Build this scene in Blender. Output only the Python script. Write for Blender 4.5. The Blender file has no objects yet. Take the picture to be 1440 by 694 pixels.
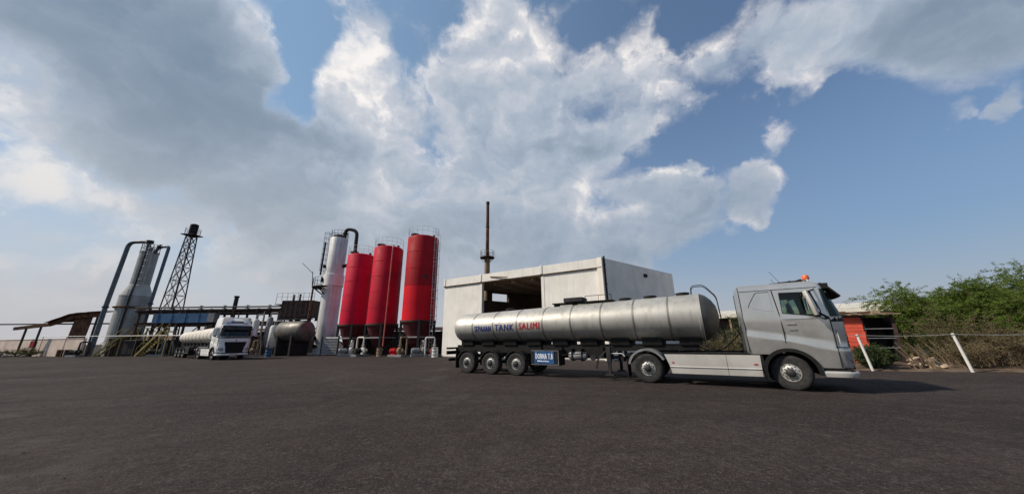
import bpy, bmesh, math, random
from mathutils import Vector, Matrix, noise
random.seed(7)
S = bpy.context.scene
COL = S.collection
R = math.radians
# ------------------------------------------------------------------ camera
EYE = 1.55
cd = bpy.data.cameras.new('camera'); cam = bpy.data.objects.new('camera', cd); COL.objects.link(cam)
S.camera = cam
cd.sensor_fit = 'HORIZONTAL'; cd.sensor_width = 36.0; cd.lens = 11.25; cd.clip_start = 0.1; cd.clip_end = 3000
_p = R(16.09); _r = 0.01134
_f = Vector((0, math.cos(_p), math.sin(_p))); _u = Vector((0, -math.sin(_p), math.cos(_p))); _x = Vector((1, 0, 0))
_right = _x * math.cos(_r) - _u * math.sin(_r); _up = _x * math.sin(_r) + _u * math.cos(_r)
cam.matrix_world = Matrix(((_right.x, _up.x, -_f.x, 0), (_right.y, _up.y, -_f.y, 0), (_right.z, _up.z, -_f.z, EYE), (0, 0, 0, 1)))
S.view_settings.view_transform = 'Standard'; S.view_settings.look = 'None'
S.view_settings.exposure = 0.36; S.view_settings.gamma = 1.0; S.view_settings.use_curve_mapping = False
# ------------------------------------------------------------------ sun and sky
SUN_EL = 42.0
SUN_XY = Vector((-0.985, -0.13)).normalized()
SUN_DIR = Vector((SUN_XY.x * math.cos(R(SUN_EL)), SUN_XY.y * math.cos(R(SUN_EL)), math.sin(R(SUN_EL))))
sl = bpy.data.lights.new('sun', 'SUN'); sl.energy = 3.4; sl.angle = R(3.0); sl.color = (1.0, 0.90, 0.76)
so = bpy.data.objects.new('sun', sl); COL.objects.link(so)
so.rotation_euler = SUN_DIR.to_track_quat('Z', 'Y').to_euler(); so.location = (-40, 10, 40)
# cloud masses: azimuth, elevation, half widths (degrees), cover, darkness
CLOUDS = [(-56,31,14.5,11.9,0.75,0.52),(-43,24,15.2,10.1,0.55,0.42),(-61,33,8.6,5.5,0.30,0.25),(-63,25,3.0,4.2,0.20,-0.30),(-48,31,8.4,9.6,0.20,0.22),(-61,21,3.2,2.3,0.30,-0.40),(-60,15,2.5,3.0,0.40,-0.35),(-54,14,9.0,2.5,0.50,-0.40),(-56,19,5.5,2.9,0.30,0.25),(-56,6,10.2,4.9,0.45,-0.15),(-49,40,4.3,4.4,0.40,-0.30),(-43,37,3.9,5.0,0.40,-0.30),(-40,43,4.4,4.7,-0.70,0.00),(-38,34,3.8,4.6,-0.70,0.00),(-33,22,5.9,3.2,-0.20,0.00),(-32,40,6.8,7.2,0.60,-0.45),(-28,31,10.2,8.4,0.60,-0.40),(-18,42,12.6,7.9,0.30,0.12),(-16,20,27.2,12.0,0.65,0.00),(-27,12,20.6,7.9,0.50,0.05),(-3,44,12.3,10.9,0.60,-0.35),(6,50,12.8,4.8,0.45,-0.35),(6,35,19.6,9.0,0.55,0.15),(19,34,14.3,5.5,0.45,-0.05),(27,43,13.8,4.9,0.50,-0.20),(24,40,7.8,3.9,0.20,-0.10),(38,38,6.9,2.4,0.30,0.10),(-12,50,13.9,4.3,0.10,0.20),(18,50,6.0,2.5,-0.40,0.00),(19,39,6.1,2.8,-0.50,0.00),(55,37,11.8,5.4,0.85,0.10),(48,38,5.1,4.4,0.30,-0.15),(62,29,7.2,6.0,0.90,0.40),(56,31,5.7,3.1,0.30,0.20),(43,27,3.1,2.5,0.85,-0.10),(58,22,1.6,2.1,0.95,0.10),(61,22,1.4,1.4,0.95,0.15),(27,24,7.7,5.0,0.95,-0.05),(41,20,4.4,4.0,0.95,-0.15),(34,20,8.5,5.2,0.60,0.10),(22,16,9.2,3.5,0.50,0.05),(10,26,8.1,6.1,0.40,-0.20),(-3,13,30.6,8.8,0.60,0.00),(37,45,6.4,3.9,-0.75,0.00),(37,29,8.5,4.4,-0.55,0.00),(29,28,11.0,2.3,-0.50,0.00),(-12,48,7.0,3.6,-0.35,0.00),(53,17,14.2,7.8,-0.80,0.00),(52,26,7.7,3.1,-0.60,0.00),(46,9,18.5,5.2,-0.45,0.00),(59,15,4.5,8.0,-0.50,0.00)]
W = bpy.data.worlds.new('World'); S.world = W; W.use_nodes = True
nt = W.node_tree; nt.nodes.clear()
def N(t, **kw):
    n = nt.nodes.new(t)
    for k, v in kw.items(): setattr(n, k, v)
    return n
def L(a, b): nt.links.new(a, b)
def math_n(op, a, b=None, clamp=False):
    n = N('ShaderNodeMath', operation=op, use_clamp=clamp)
    for i, v in enumerate((a, b)):
        if v is None: continue
        if isinstance(v, (int, float)): n.inputs[i].default_value = v
        else: L(v, n.inputs[i])
    return n.outputs[0]
def vmath(op, a, b=None):
    n = N('ShaderNodeVectorMath', operation=op)
    for i, v in enumerate((a, b)):
        if v is None: continue
        if isinstance(v, (tuple, Vector)): n.inputs[i].default_value = v
        else: L(v, n.inputs[i])
    return n.outputs['Value'] if op in ('LENGTH', 'DOT_PRODUCT') else n.outputs[0]
def smooth(v, a, b, lo=0.0, hi=1.0):
    n = N('ShaderNodeMapRange', interpolation_type='SMOOTHSTEP')
    L(v, n.inputs[0]); n.inputs[1].default_value = a; n.inputs[2].default_value = b
    n.inputs[3].default_value = lo; n.inputs[4].default_value = hi
    return n.outputs[0]
def fbm(vec, scale, detail=8, rough=0.55, dist=0.0):
    n = N('ShaderNodeTexNoise'); L(vec, n.inputs['Vector'])
    n.inputs['Scale'].default_value = scale; n.inputs['Detail'].default_value = detail
    n.inputs['Roughness'].default_value = rough; n.inputs['Distortion'].default_value = dist
    return n
tc = N('ShaderNodeTexCoord'); D = tc.outputs['Generated']
sky = N('ShaderNodeTexSky', sky_type='NISHITA', sun_disc=False)
sky.sun_elevation = R(SUN_EL); sky.sun_rotation = math.atan2(SUN_DIR.x, SUN_DIR.y)
sky.altitude = 0; sky.air_density = 1.0; sky.dust_density = 0.15; sky.ozone_density = 2.6
warp = fbm(D, 5.5, 7, 0.58)
wv = vmath('SUBTRACT', warp.outputs['Color'], (0.5, 0.5, 0.5))
sx = N('ShaderNodeSeparateXYZ'); L(vmath('NORMALIZE', D), sx.inputs[0])
az = math_n('ARCTAN2', sx.outputs[0], sx.outputs[1]); el = math_n('ARCSINE', sx.outputs[2])
cx = N('ShaderNodeCombineXYZ'); L(az, cx.inputs[0]); L(el, cx.inputs[1])
wsc = N('ShaderNodeVectorMath', operation='SCALE'); L(wv, wsc.inputs[0]); wsc.inputs[3].default_value = 0.20
wf = N('ShaderNodeVectorMath', operation='MULTIPLY'); L(wsc.outputs[0], wf.inputs[0]); wf.inputs[1].default_value = (1, 1, 0)
ae = vmath('ADD', cx.outputs[0], wf.outputs[0])
acc = None
for (a, e, ra, re, wc, wd) in CLOUDS:
    sxx, syy = 0.8 / R(ra), 0.8 / R(re)
    d = N('ShaderNodeVectorMath', operation='MULTIPLY_ADD'); L(ae, d.inputs[0]); d.inputs[1].default_value = (sxx, syy, 0); d.inputs[2].default_value = (-R(a) * sxx, -R(e) * syy, 0)
    g = math_n('SUBTRACT', 1.0, vmath('DOT_PRODUCT', d.outputs[0], d.outputs[0]), True)
    v = N('ShaderNodeVectorMath', operation='MULTIPLY_ADD'); L(g, v.inputs[0]); v.inputs[1].default_value = (wc, wd, 0)
    if acc is not None: L(acc, v.inputs[2])
    acc = v.outputs[0]
ax_ = N('ShaderNodeSeparateXYZ'); L(acc, ax_.inputs[0]); cov = ax_.outputs[0]; drk = ax_.outputs[1]
# puffy cloud detail: warped cells plus fractal noise, and the same field sampled a little towards the sun for shading
Dn = vmath('MULTIPLY', vmath('NORMALIZE', D), (1.0, 1.0, 1.5))
wq = N('ShaderNodeVectorMath', operation='SCALE'); L(wv, wq.inputs[0]); wq.inputs[3].default_value = 0.30
Pw = vmath('ADD', Dn, wq.outputs[0])
def puff(vec):
    v1 = N('ShaderNodeTexVoronoi', feature='F1'); L(vec, v1.inputs['Vector']); v1.inputs['Scale'].default_value = 7.5
    f1 = fbm(vec, 5.0, 6, 0.55, 0.0)
    return math_n('ADD', math_n('MULTIPLY', math_n('SUBTRACT', 0.55, v1.outputs['Distance']), 0.38), math_n('MULTIPLY', math_n('SUBTRACT', f1.outputs['Fac'], 0.5), 1.15))
p1 = puff(Pw); p2 = puff(vmath('ADD', Pw, (SUN_DIR.x * 0.03, SUN_DIR.y * 0.03, SUN_DIR.z * 0.05)))
n3 = fbm(Dn, 3.0, 6, 0.55, 0.3)
cov = math_n('ADD', math_n('ADD', math_n('MULTIPLY', cov, 0.85), p1), 0.07)
alpha = math_n('MULTIPLY', smooth(cov, 0.06, 0.66), 0.97)
relief = math_n('MULTIPLY', math_n('SUBTRACT', p2, p1), 1.35)
thick = smooth(cov, 0.20, 1.00, 0.0, 0.50)
dk = math_n('ADD', math_n('ADD', math_n('ADD', math_n('MULTIPLY', drk, 0.8), 0.15), relief), math_n('MULTIPLY', math_n('SUBTRACT', n3.outputs['Fac'], 0.5), 1.05))
dk = math_n('SUBTRACT', 1.0, math_n('EXPONENT', math_n('MULTIPLY', math_n('ADD', dk, thick), -1.8)))
ramp = N('ShaderNodeValToRGB'); L(dk, ramp.inputs[0])
cr = ramp.color_ramp; cr.elements[0].position = 0.0; cr.elements[0].color = (0.76, 0.725, 0.70, 1)
cr.elements[1].position = 1.0; cr.elements[1].color = (0.125, 0.18, 0.25, 1)
e_ = cr.elements.new(0.30); e_.color = (0.47, 0.49, 0.535, 1)
e_ = cr.elements.new(0.62); e_.color = (0.31, 0.365, 0.44, 1)
SKY_STRENGTH = 0.095
cs = N('ShaderNodeVectorMath', operation='SCALE'); L(ramp.outputs[0], cs.inputs[0]); cs.inputs[3].default_value = 1.0 / SKY_STRENGTH
hz = math_n('MULTIPLY', smooth(el, R(36), R(-6)), 0.9)
hm = N('ShaderNodeMix', data_type='RGBA'); L(smooth(az, R(-50), R(60)), hm.inputs[0]); hm.inputs[6].default_value = (0.43 / SKY_STRENGTH, 0.445 / SKY_STRENGTH, 0.46 / SKY_STRENGTH, 1); hm.inputs[7].default_value = (0.125 / SKY_STRENGTH, 0.185 / SKY_STRENGTH, 0.27 / SKY_STRENGTH, 1)
vm = N('ShaderNodeMix', data_type='RGBA'); L(smooth(az, R(50), R(-55), 0.06, 0.48), vm.inputs[0]); L(sky.outputs[0], vm.inputs[6]); vm.inputs[7].default_value = (0.25 / SKY_STRENGTH, 0.39 / SKY_STRENGTH, 0.53 / SKY_STRENGTH, 1)
mx = N('ShaderNodeMix', data_type='RGBA'); L(alpha, mx.inputs[0]); L(vm.outputs[2], mx.inputs[6]); L(cs.outputs[0], mx.inputs[7])
mh = N('ShaderNodeMix', data_type='RGBA'); L(hz, mh.inputs[0]); L(mx.outputs[2], mh.inputs[6]); L(hm.outputs[2], mh.inputs[7])
h2 = N('ShaderNodeMix', data_type='RGBA'); L(smooth(el, R(14), R(-3), 0.0, 0.65), h2.inputs[0]); L(mh.outputs[2], h2.inputs[6]); h2.inputs[7].default_value = (0.40 / SKY_STRENGTH, 0.38 / SKY_STRENGTH, 0.40 / SKY_STRENGTH, 1)
bg = N('ShaderNodeBackground'); L(h2.outputs[2], bg.inputs[0]); bg.inputs[1].default_value = SKY_STRENGTH
wo = N('ShaderNodeOutputWorld'); L(bg.outputs[0], wo.inputs[0])

# ------------------------------------------------------------------ materials
_m = {}
def mat(name, col, rough=0.6, metal=0.0, var=0.18, scale=2.0, bump=0.15, bscale=30.0, streak=0.0, streak_col=None, spec=0.5, coat=0.0, col2=None, spots=0.0, spot_col=(0.1, 0.04, 0.02), coords='Object', bdist=0.01):
    if name in _m: return _m[name]
    m = bpy.data.materials.new(name); m.use_nodes = True; _m[name] = m
    t = m.node_tree; b = t.nodes['Principled BSDF']
    b.inputs['Roughness'].default_value = rough; b.inputs['Metallic'].default_value = metal
    b.inputs['Specular IOR Level'].default_value = spec; b.inputs['Coat Weight'].default_value = coat; b.inputs['Coat Roughness'].default_value = 0.15
    tcn = t.nodes.new('ShaderNodeTexCoord'); V = tcn.outputs[coords]
    def nz(sc, det=5, vec=None, rg=0.55):
        n = t.nodes.new('ShaderNodeTexNoise'); t.links.new(vec or V, n.inputs['Vector'])
        n.inputs['Scale'].default_value = sc; n.inputs['Detail'].default_value = det; n.inputs['Roughness'].default_value = rg
        return n.outputs['Fac']
    def mr(v, a, c, lo=0.0, hi=1.0):
        n = t.nodes.new('ShaderNodeMapRange'); t.links.new(v, n.inputs[0])
        for i, q in enumerate((a, c, lo, hi)): n.inputs[i + 1].default_value = q
        return n.outputs[0]
    def mix(f, a, c):
        n = t.nodes.new('ShaderNodeMix'); n.data_type = 'RGBA'; t.links.new(f, n.inputs[0])
        for i, q in ((6, a), (7, c)):
            if isinstance(q, tuple): n.inputs[i].default_value = (*q[:3], 1)
            else: t.links.new(q, n.inputs[i])
        return n.outputs[2]
    lo = tuple(c * (1 - var) for c in col); hi = tuple(min(1, c * (1 + var)) for c in col)
    if col2: hi = col2
    c = mix(mr(nz(scale, 6), 0.35, 0.65), lo, hi)
    if streak > 0:
        mp = t.nodes.new('ShaderNodeMapping'); t.links.new(V, mp.inputs[0]); mp.inputs['Scale'].default_value = (3.0, 3.0, 0.18)
        sf = mr(nz(1.6, 7, mp.outputs[0], 0.62), 0.50, 0.74, 0.0, streak)
        c = mix(sf, c, streak_col or tuple(q * 0.35 for q in col))
    if spots > 0:
        c = mix(mr(nz(scale * 3.3, 8, None, 0.7), 0.60, 0.70, 0.0, spots), c, spot_col)
    t.links.new(c, b.inputs['Base Color'])
    if var > 0:
        t.links.new(mr(nz(scale * 2.2, 4), 0.3, 0.7, max(0.02, rough - 0.09), min(1, rough + 0.09)), b.inputs['Roughness'])
    if bump > 0:
        bn = t.nodes.new('ShaderNodeBump'); bn.inputs['Strength'].default_value = bump; bn.inputs['Distance'].default_value = bdist
        t.links.new(nz(bscale, 6), bn.inputs['Height']); t.links.new(bn.outputs[0], b.inputs['Normal'])
    return m
def glass(name, col, rough=0.05):
    m = mat(name, col, rough, 0.0, 0.0, 1, 0.0, spec=0.8); return m
M_ = {}
M_['silver'] = mat('silver_paint', (0.56, 0.545, 0.51), 0.27, 0.60, 0.06, 1.3, 0.0, coat=0.3, streak=0.12, streak_col=(0.26, 0.24, 0.21))
M_['silver_low'] = mat('silver_skirt_paint', (0.60, 0.565, 0.51), 0.36, 0.3, 0.09, 1.5, 0.0, coat=0.2)
M_['white_paint'] = mat('white_truck_paint', (0.78, 0.77, 0.74), 0.35, 0.0, 0.05, 1.3, 0.0, coat=0.3)
M_['alu'] = mat('tank_aluminium', (0.47, 0.45, 0.405), 0.55, 0.45, 0.12, 0.9, 0.08, 8, streak=0.5, streak_col=(0.20, 0.175, 0.145))
M_['alu_band'] = mat('tank_band', (0.24, 0.225, 0.20), 0.5, 0.55, 0.1, 3, 0.0)
M_['alu_end'] = mat('tank_end_metal', (0.10, 0.097, 0.09), 0.5, 0.5, 0.15, 2, 0.08, 20, streak=0.4, streak_col=(0.09, 0.08, 0.07))
M_['cream_tank'] = mat('cream_tank_paint', (0.72, 0.67, 0.58), 0.45, 0.1, 0.1, 1.0, 0.05, streak=0.5, streak_col=(0.28, 0.17, 0.10))
M_['black'] = mat('black_metal', (0.011, 0.0105, 0.010), 0.7, 0.0, 0.3, 6, 0.1, spec=0.2)
M_['black_plastic'] = mat('black_plastic', (0.014, 0.0135, 0.013), 0.65, 0.0, 0.25, 5, 0.1, spec=0.22)
M_['rubber'] = mat('tyre_rubber', (0.016, 0.015, 0.015), 0.85, 0.0, 0.3, 7, 0.3, 60, col2=(0.032, 0.029, 0.027))
M_['rim'] = mat('wheel_steel', (0.44, 0.43, 0.405), 0.5, 0.35, 0.15, 9, 0.0, spots=0.5, spot_col=(0.12, 0.09, 0.07))
M_['rim_dark'] = mat('wheel_hub_dark', (0.03, 0.03, 0.03), 0.6, 0.3, 0.2, 9, 0.0)
def clear_glass():
    m = bpy.data.materials.new('cab_glass'); m.use_nodes = True; t = m.node_tree; t.nodes.remove(t.nodes['Principled BSDF'])
    tr = t.nodes.new('ShaderNodeBsdfTransparent'); tr.inputs[0].default_value = (0.42, 0.52, 0.47, 1)
    gl = t.nodes.new('ShaderNodeBsdfGlossy'); gl.inputs['Roughness'].default_value = 0.03; gl.inputs[0].default_value = (0.9, 0.95, 0.93, 1)
    fr = t.nodes.new('ShaderNodeFresnel'); fr.inputs[0].default_value = 1.45
    mx_ = t.nodes.new('ShaderNodeMixShader'); t.links.new(fr.outputs[0], mx_.inputs[0]); t.links.new(tr.outputs[0], mx_.inputs[1]); t.links.new(gl.outputs[0], mx_.inputs[2])
    t.links.new(mx_.outputs[0], t.nodes['Material Output'].inputs[0]); return m
M_['glass'] = clear_glass()
M_['mirror_glass'] = mat('mirror_glass', (0.5, 0.5, 0.5), 0.05, 1.0, 0.0, 1, 0.0)
M_['trim'] = mat('cab_trim', (0.045, 0.043, 0.041), 0.8, 0, 0.2, 4, 0.1, spec=0.2)
M_['seat'] = mat('seat_cloth', (0.03, 0.03, 0.032), 0.9, 0, 0.25, 6, 0.2, spec=0.1)
M_['soil'] = mat('dry_soil', (0.115, 0.083, 0.060), 0.95, 0, 0.3, 1.5, 0.6, 14, col2=(0.17, 0.125, 0.09), spec=0.1)
M_['lamp_glass'] = mat('lamp_glass', (0.35, 0.36, 0.37), 0.12, 0.3, 0.0, 1, 0.0, coat=0.6)
M_['amber'] = mat('amber_plastic', (0.75, 0.12, 0.03), 0.3, 0, 0.1, 8, 0)
M_['red_lens'] = mat('red_lens', (0.5, 0.02, 0.015), 0.3, 0, 0.1, 8, 0)
M_['blue_ink'] = mat('blue_lettering', (0.015, 0.022, 0.16), 0.6, 0, 0.2, 12, 0)
M_['red_ink'] = mat('red_lettering', (0.42, 0.012, 0.02), 0.6, 0, 0.2, 12, 0)
M_['white_ink'] = mat('white_lettering', (0.78, 0.82, 0.86), 0.5, 0, 0.05, 12, 0)
M_['sign_blue'] = mat('sign_blue', (0.012, 0.07, 0.20), 0.45, 0, 0.25, 6, 0)
M_['plaster'] = mat('white_plaster', (0.80, 0.76, 0.69), 0.9, 0, 0.08, 0.7, 0.35, 22, streak=0.38, streak_col=(0.50, 0.46, 0.41), spec=0.2)
M_['plaster_side'] = mat('weathered_plaster', (0.88, 0.80, 0.70), 0.92, 0, 0.08, 0.9, 0.6, 14, streak=0.3, streak_col=(0.52, 0.48, 0.43), spec=0.2)
M_['concrete'] = mat('grey_concrete', (0.36, 0.355, 0.33), 0.85, 0, 0.15, 1.0, 0.3, 18, streak=0.55, streak_col=(0.14, 0.13, 0.115), spec=0.2)
M_['concrete_pale'] = mat('pale_concrete', (0.46, 0.455, 0.42), 0.85, 0, 0.12, 1.0, 0.3, 18, streak=0.4, streak_col=(0.2, 0.19, 0.17), spec=0.2)
M_['interior'] = mat('dark_brown_wall', (0.10, 0.075, 0.06), 0.95, 0, 0.25, 0.9, 0.2, 12, spec=0.1)  # one dark brown tone for the bay walls and long shed walls
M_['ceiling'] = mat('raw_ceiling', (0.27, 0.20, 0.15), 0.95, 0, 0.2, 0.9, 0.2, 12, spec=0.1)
M_['rust'] = mat('rusty_steel', (0.085, 0.042, 0.028), 0.85, 0.1, 0.4, 2.5, 0.4, 25, col2=(0.16, 0.075, 0.04), spec=0.2)
M_['rust_pale'] = mat('pale_rust', (0.26, 0.19, 0.12), 0.85, 0.05, 0.3, 2.0, 0.3, 25, spots=0.6, spot_col=(0.08, 0.035, 0.02), spec=0.2)
M_['dark_steel'] = mat('dark_steel', (0.030, 0.028, 0.028), 0.7, 0.2, 0.35, 3, 0.2, spec=0.3)
M_['brown_steel'] = mat('brown_steel', (0.055, 0.032, 0.026), 0.75, 0.1, 0.35, 3, 0.2, spec=0.3)
M_['grey_steel'] = mat('grey_steel', (0.22, 0.22, 0.22), 0.6, 0.3, 0.2, 3, 0.15)
M_['pale_steel'] = mat('pale_steel', (0.55, 0.54, 0.51), 0.55, 0.2, 0.12, 2, 0.1, streak=0.4, streak_col=(0.3, 0.25, 0.2))
M_['blue_grey'] = mat('blue_grey_duct', (0.085, 0.105, 0.13), 0.55, 0.3, 0.2, 2, 0.1)
M_['blue'] = mat('faded_blue_paint', (0.03, 0.105, 0.21), 0.6, 0.1, 0.25, 1.2, 0.1, streak=0.4, streak_col=(0.03, 0.06, 0.1))
M_['yellow'] = mat('faded_yellow_paint', (0.30, 0.235, 0.07), 0.7, 0, 0.25, 2.5, 0.1, spots=0.6, spot_col=(0.09, 0.06, 0.03))
M_['column_white'] = mat('column_paint', (0.62, 0.61, 0.59), 0.6, 0.1, 0.10, 0.8, 0.12, 10, streak=0.75, streak_col=(0.30, 0.24, 0.23))
M_['collar_white'] = mat('collar_paint', (0.72, 0.70, 0.66), 0.6, 0.1, 0.08, 0.8, 0.1, 10, streak=0.3, streak_col=(0.45, 0.4, 0.36))
M_['red1'] = mat('crimson_paint', (0.54, 0.006, 0.034), 0.6, 0.0, 0.12, 0.5, 0.06, 6, spec=0.14, streak=0.4, streak_col=(0.30, 0.008, 0.026))
M_['red2'] = mat('deep_red_paint', (0.46, 0.006, 0.024), 0.6, 0.0, 0.14, 0.5, 0.06, 6, spec=0.14, streak=0.45, streak_col=(0.22, 0.006, 0.015))
M_['red3'] = mat('old_red_paint', (0.34, 0.008, 0.014), 0.6, 0.0, 0.14, 0.5, 0.06, 6, spec=0.14, streak=0.5, streak_col=(0.16, 0.008, 0.010))
M_['red4'] = mat('fresh_red_paint', (0.60, 0.008, 0.018), 0.55, 0.0, 0.10, 0.5, 0.05, 6, spec=0.14, streak=0.3, streak_col=(0.27, 0.005, 0.01))
M_['red_cone'] = mat('shaded_red_paint', (0.085, 0.007, 0.009), 0.75, 0.0, 0.2, 1, 0.1, 8, streak=0.4)  # red darkened to hold the shade on the silo cones; repair patch shares it
M_['red_pipe'] = mat('pink_red_pipe', (0.42, 0.10, 0.08), 0.5, 0, 0.15, 3, 0)
M_['olive_tank'] = mat('grimy_olive_tank', (0.115, 0.105, 0.085), 0.5, 0.2, 0.3, 1.2, 0.1, streak=0.6, streak_col=(0.06, 0.045, 0.03))
M_['cream_wall'] = mat('cream_wall', (0.62, 0.50, 0.42), 0.9, 0, 0.12, 0.6, 0.3, 12, streak=0.35, streak_col=(0.42, 0.32, 0.25), spec=0.2)
M_['roof_sheet'] = mat('pale_roof_sheet', (0.62, 0.58, 0.50), 0.7, 0.1, 0.1, 1.0, 0.1, streak=0.3)
M_['shack_red'] = mat('orange_red_boards', (0.62, 0.085, 0.045), 0.75, 0, 0.25, 1.8, 0.2, 20, spots=0.4, spot_col=(0.2, 0.04, 0.03))
M_['post_white'] = mat('white_post_paint', (0.72, 0.69, 0.64), 0.7, 0, 0.1, 5, 0.15, spots=0.6, spot_col=(0.35, 0.25, 0.18))
M_['wire'] = mat('pale_wire', (0.5, 0.49, 0.46), 0.6, 0.3, 0.1, 5, 0)
M_['tan'] = mat('tan_rubble', (0.36, 0.27, 0.19), 0.95, 0, 0.2, 2, 0.4, 20, spec=0.1)
M_['stone_grey'] = mat('grey_rubble', (0.28, 0.25, 0.21), 0.95, 0, 0.25, 2, 0.4, 20, spec=0.1)
M_['bark'] = mat('bark', (0.10, 0.075, 0.055), 0.95, 0, 0.3, 4, 0.6, 25, spec=0.1)
M_['dry_twig'] = mat('dry_twig', (0.21, 0.155, 0.10), 0.95, 0, 0.25, 3, 0, spec=0.1)
def leaf_mat(name, c1, c2):
    m = bpy.data.materials.new(name); m.use_nodes = True; t = m.node_tree; b = t.nodes['Principled BSDF']
    g = t.nodes.new('ShaderNodeNewGeometry'); mx_ = t.nodes.new('ShaderNodeMix'); mx_.data_type = 'RGBA'
    t.links.new(g.outputs['Random Per Island'], mx_.inputs[0]); mx_.inputs[6].default_value = (*c1, 1); mx_.inputs[7].default_value = (*c2, 1)
    t.links.new(mx_.outputs[2], b.inputs['Base Color']); b.inputs['Roughness'].default_value = 0.65; b.inputs['Specular IOR Level'].default_value = 0.25
    tr = t.nodes.new('ShaderNodeBsdfTranslucent'); t.links.new(mx_.outputs[2], tr.inputs[0])
    ms = t.nodes.new('ShaderNodeMixShader'); ms.inputs[0].default_value = 0.3
    t.links.new(b.outputs[0], ms.inputs[1]); t.links.new(tr.outputs[0], ms.inputs[2]); t.links.new(ms.outputs[0], t.nodes['Material Output'].inputs[0])
    return m
M_['leaf_green'] = leaf_mat('mesquite_leaf', (0.060, 0.100, 0.011), (0.135, 0.195, 0.026))
M_['leaf_dark'] = leaf_mat('dark_leaf', (0.030, 0.048, 0.016), (0.07, 0.10, 0.03))
M_['leaf_dry'] = leaf_mat('dry_leaf', (0.11, 0.085, 0.045), (0.21, 0.165, 0.085))
M_['leaf_olive'] = leaf_mat('olive_leaf', (0.075, 0.075, 0.03), (0.16, 0.14, 0.06))

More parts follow.
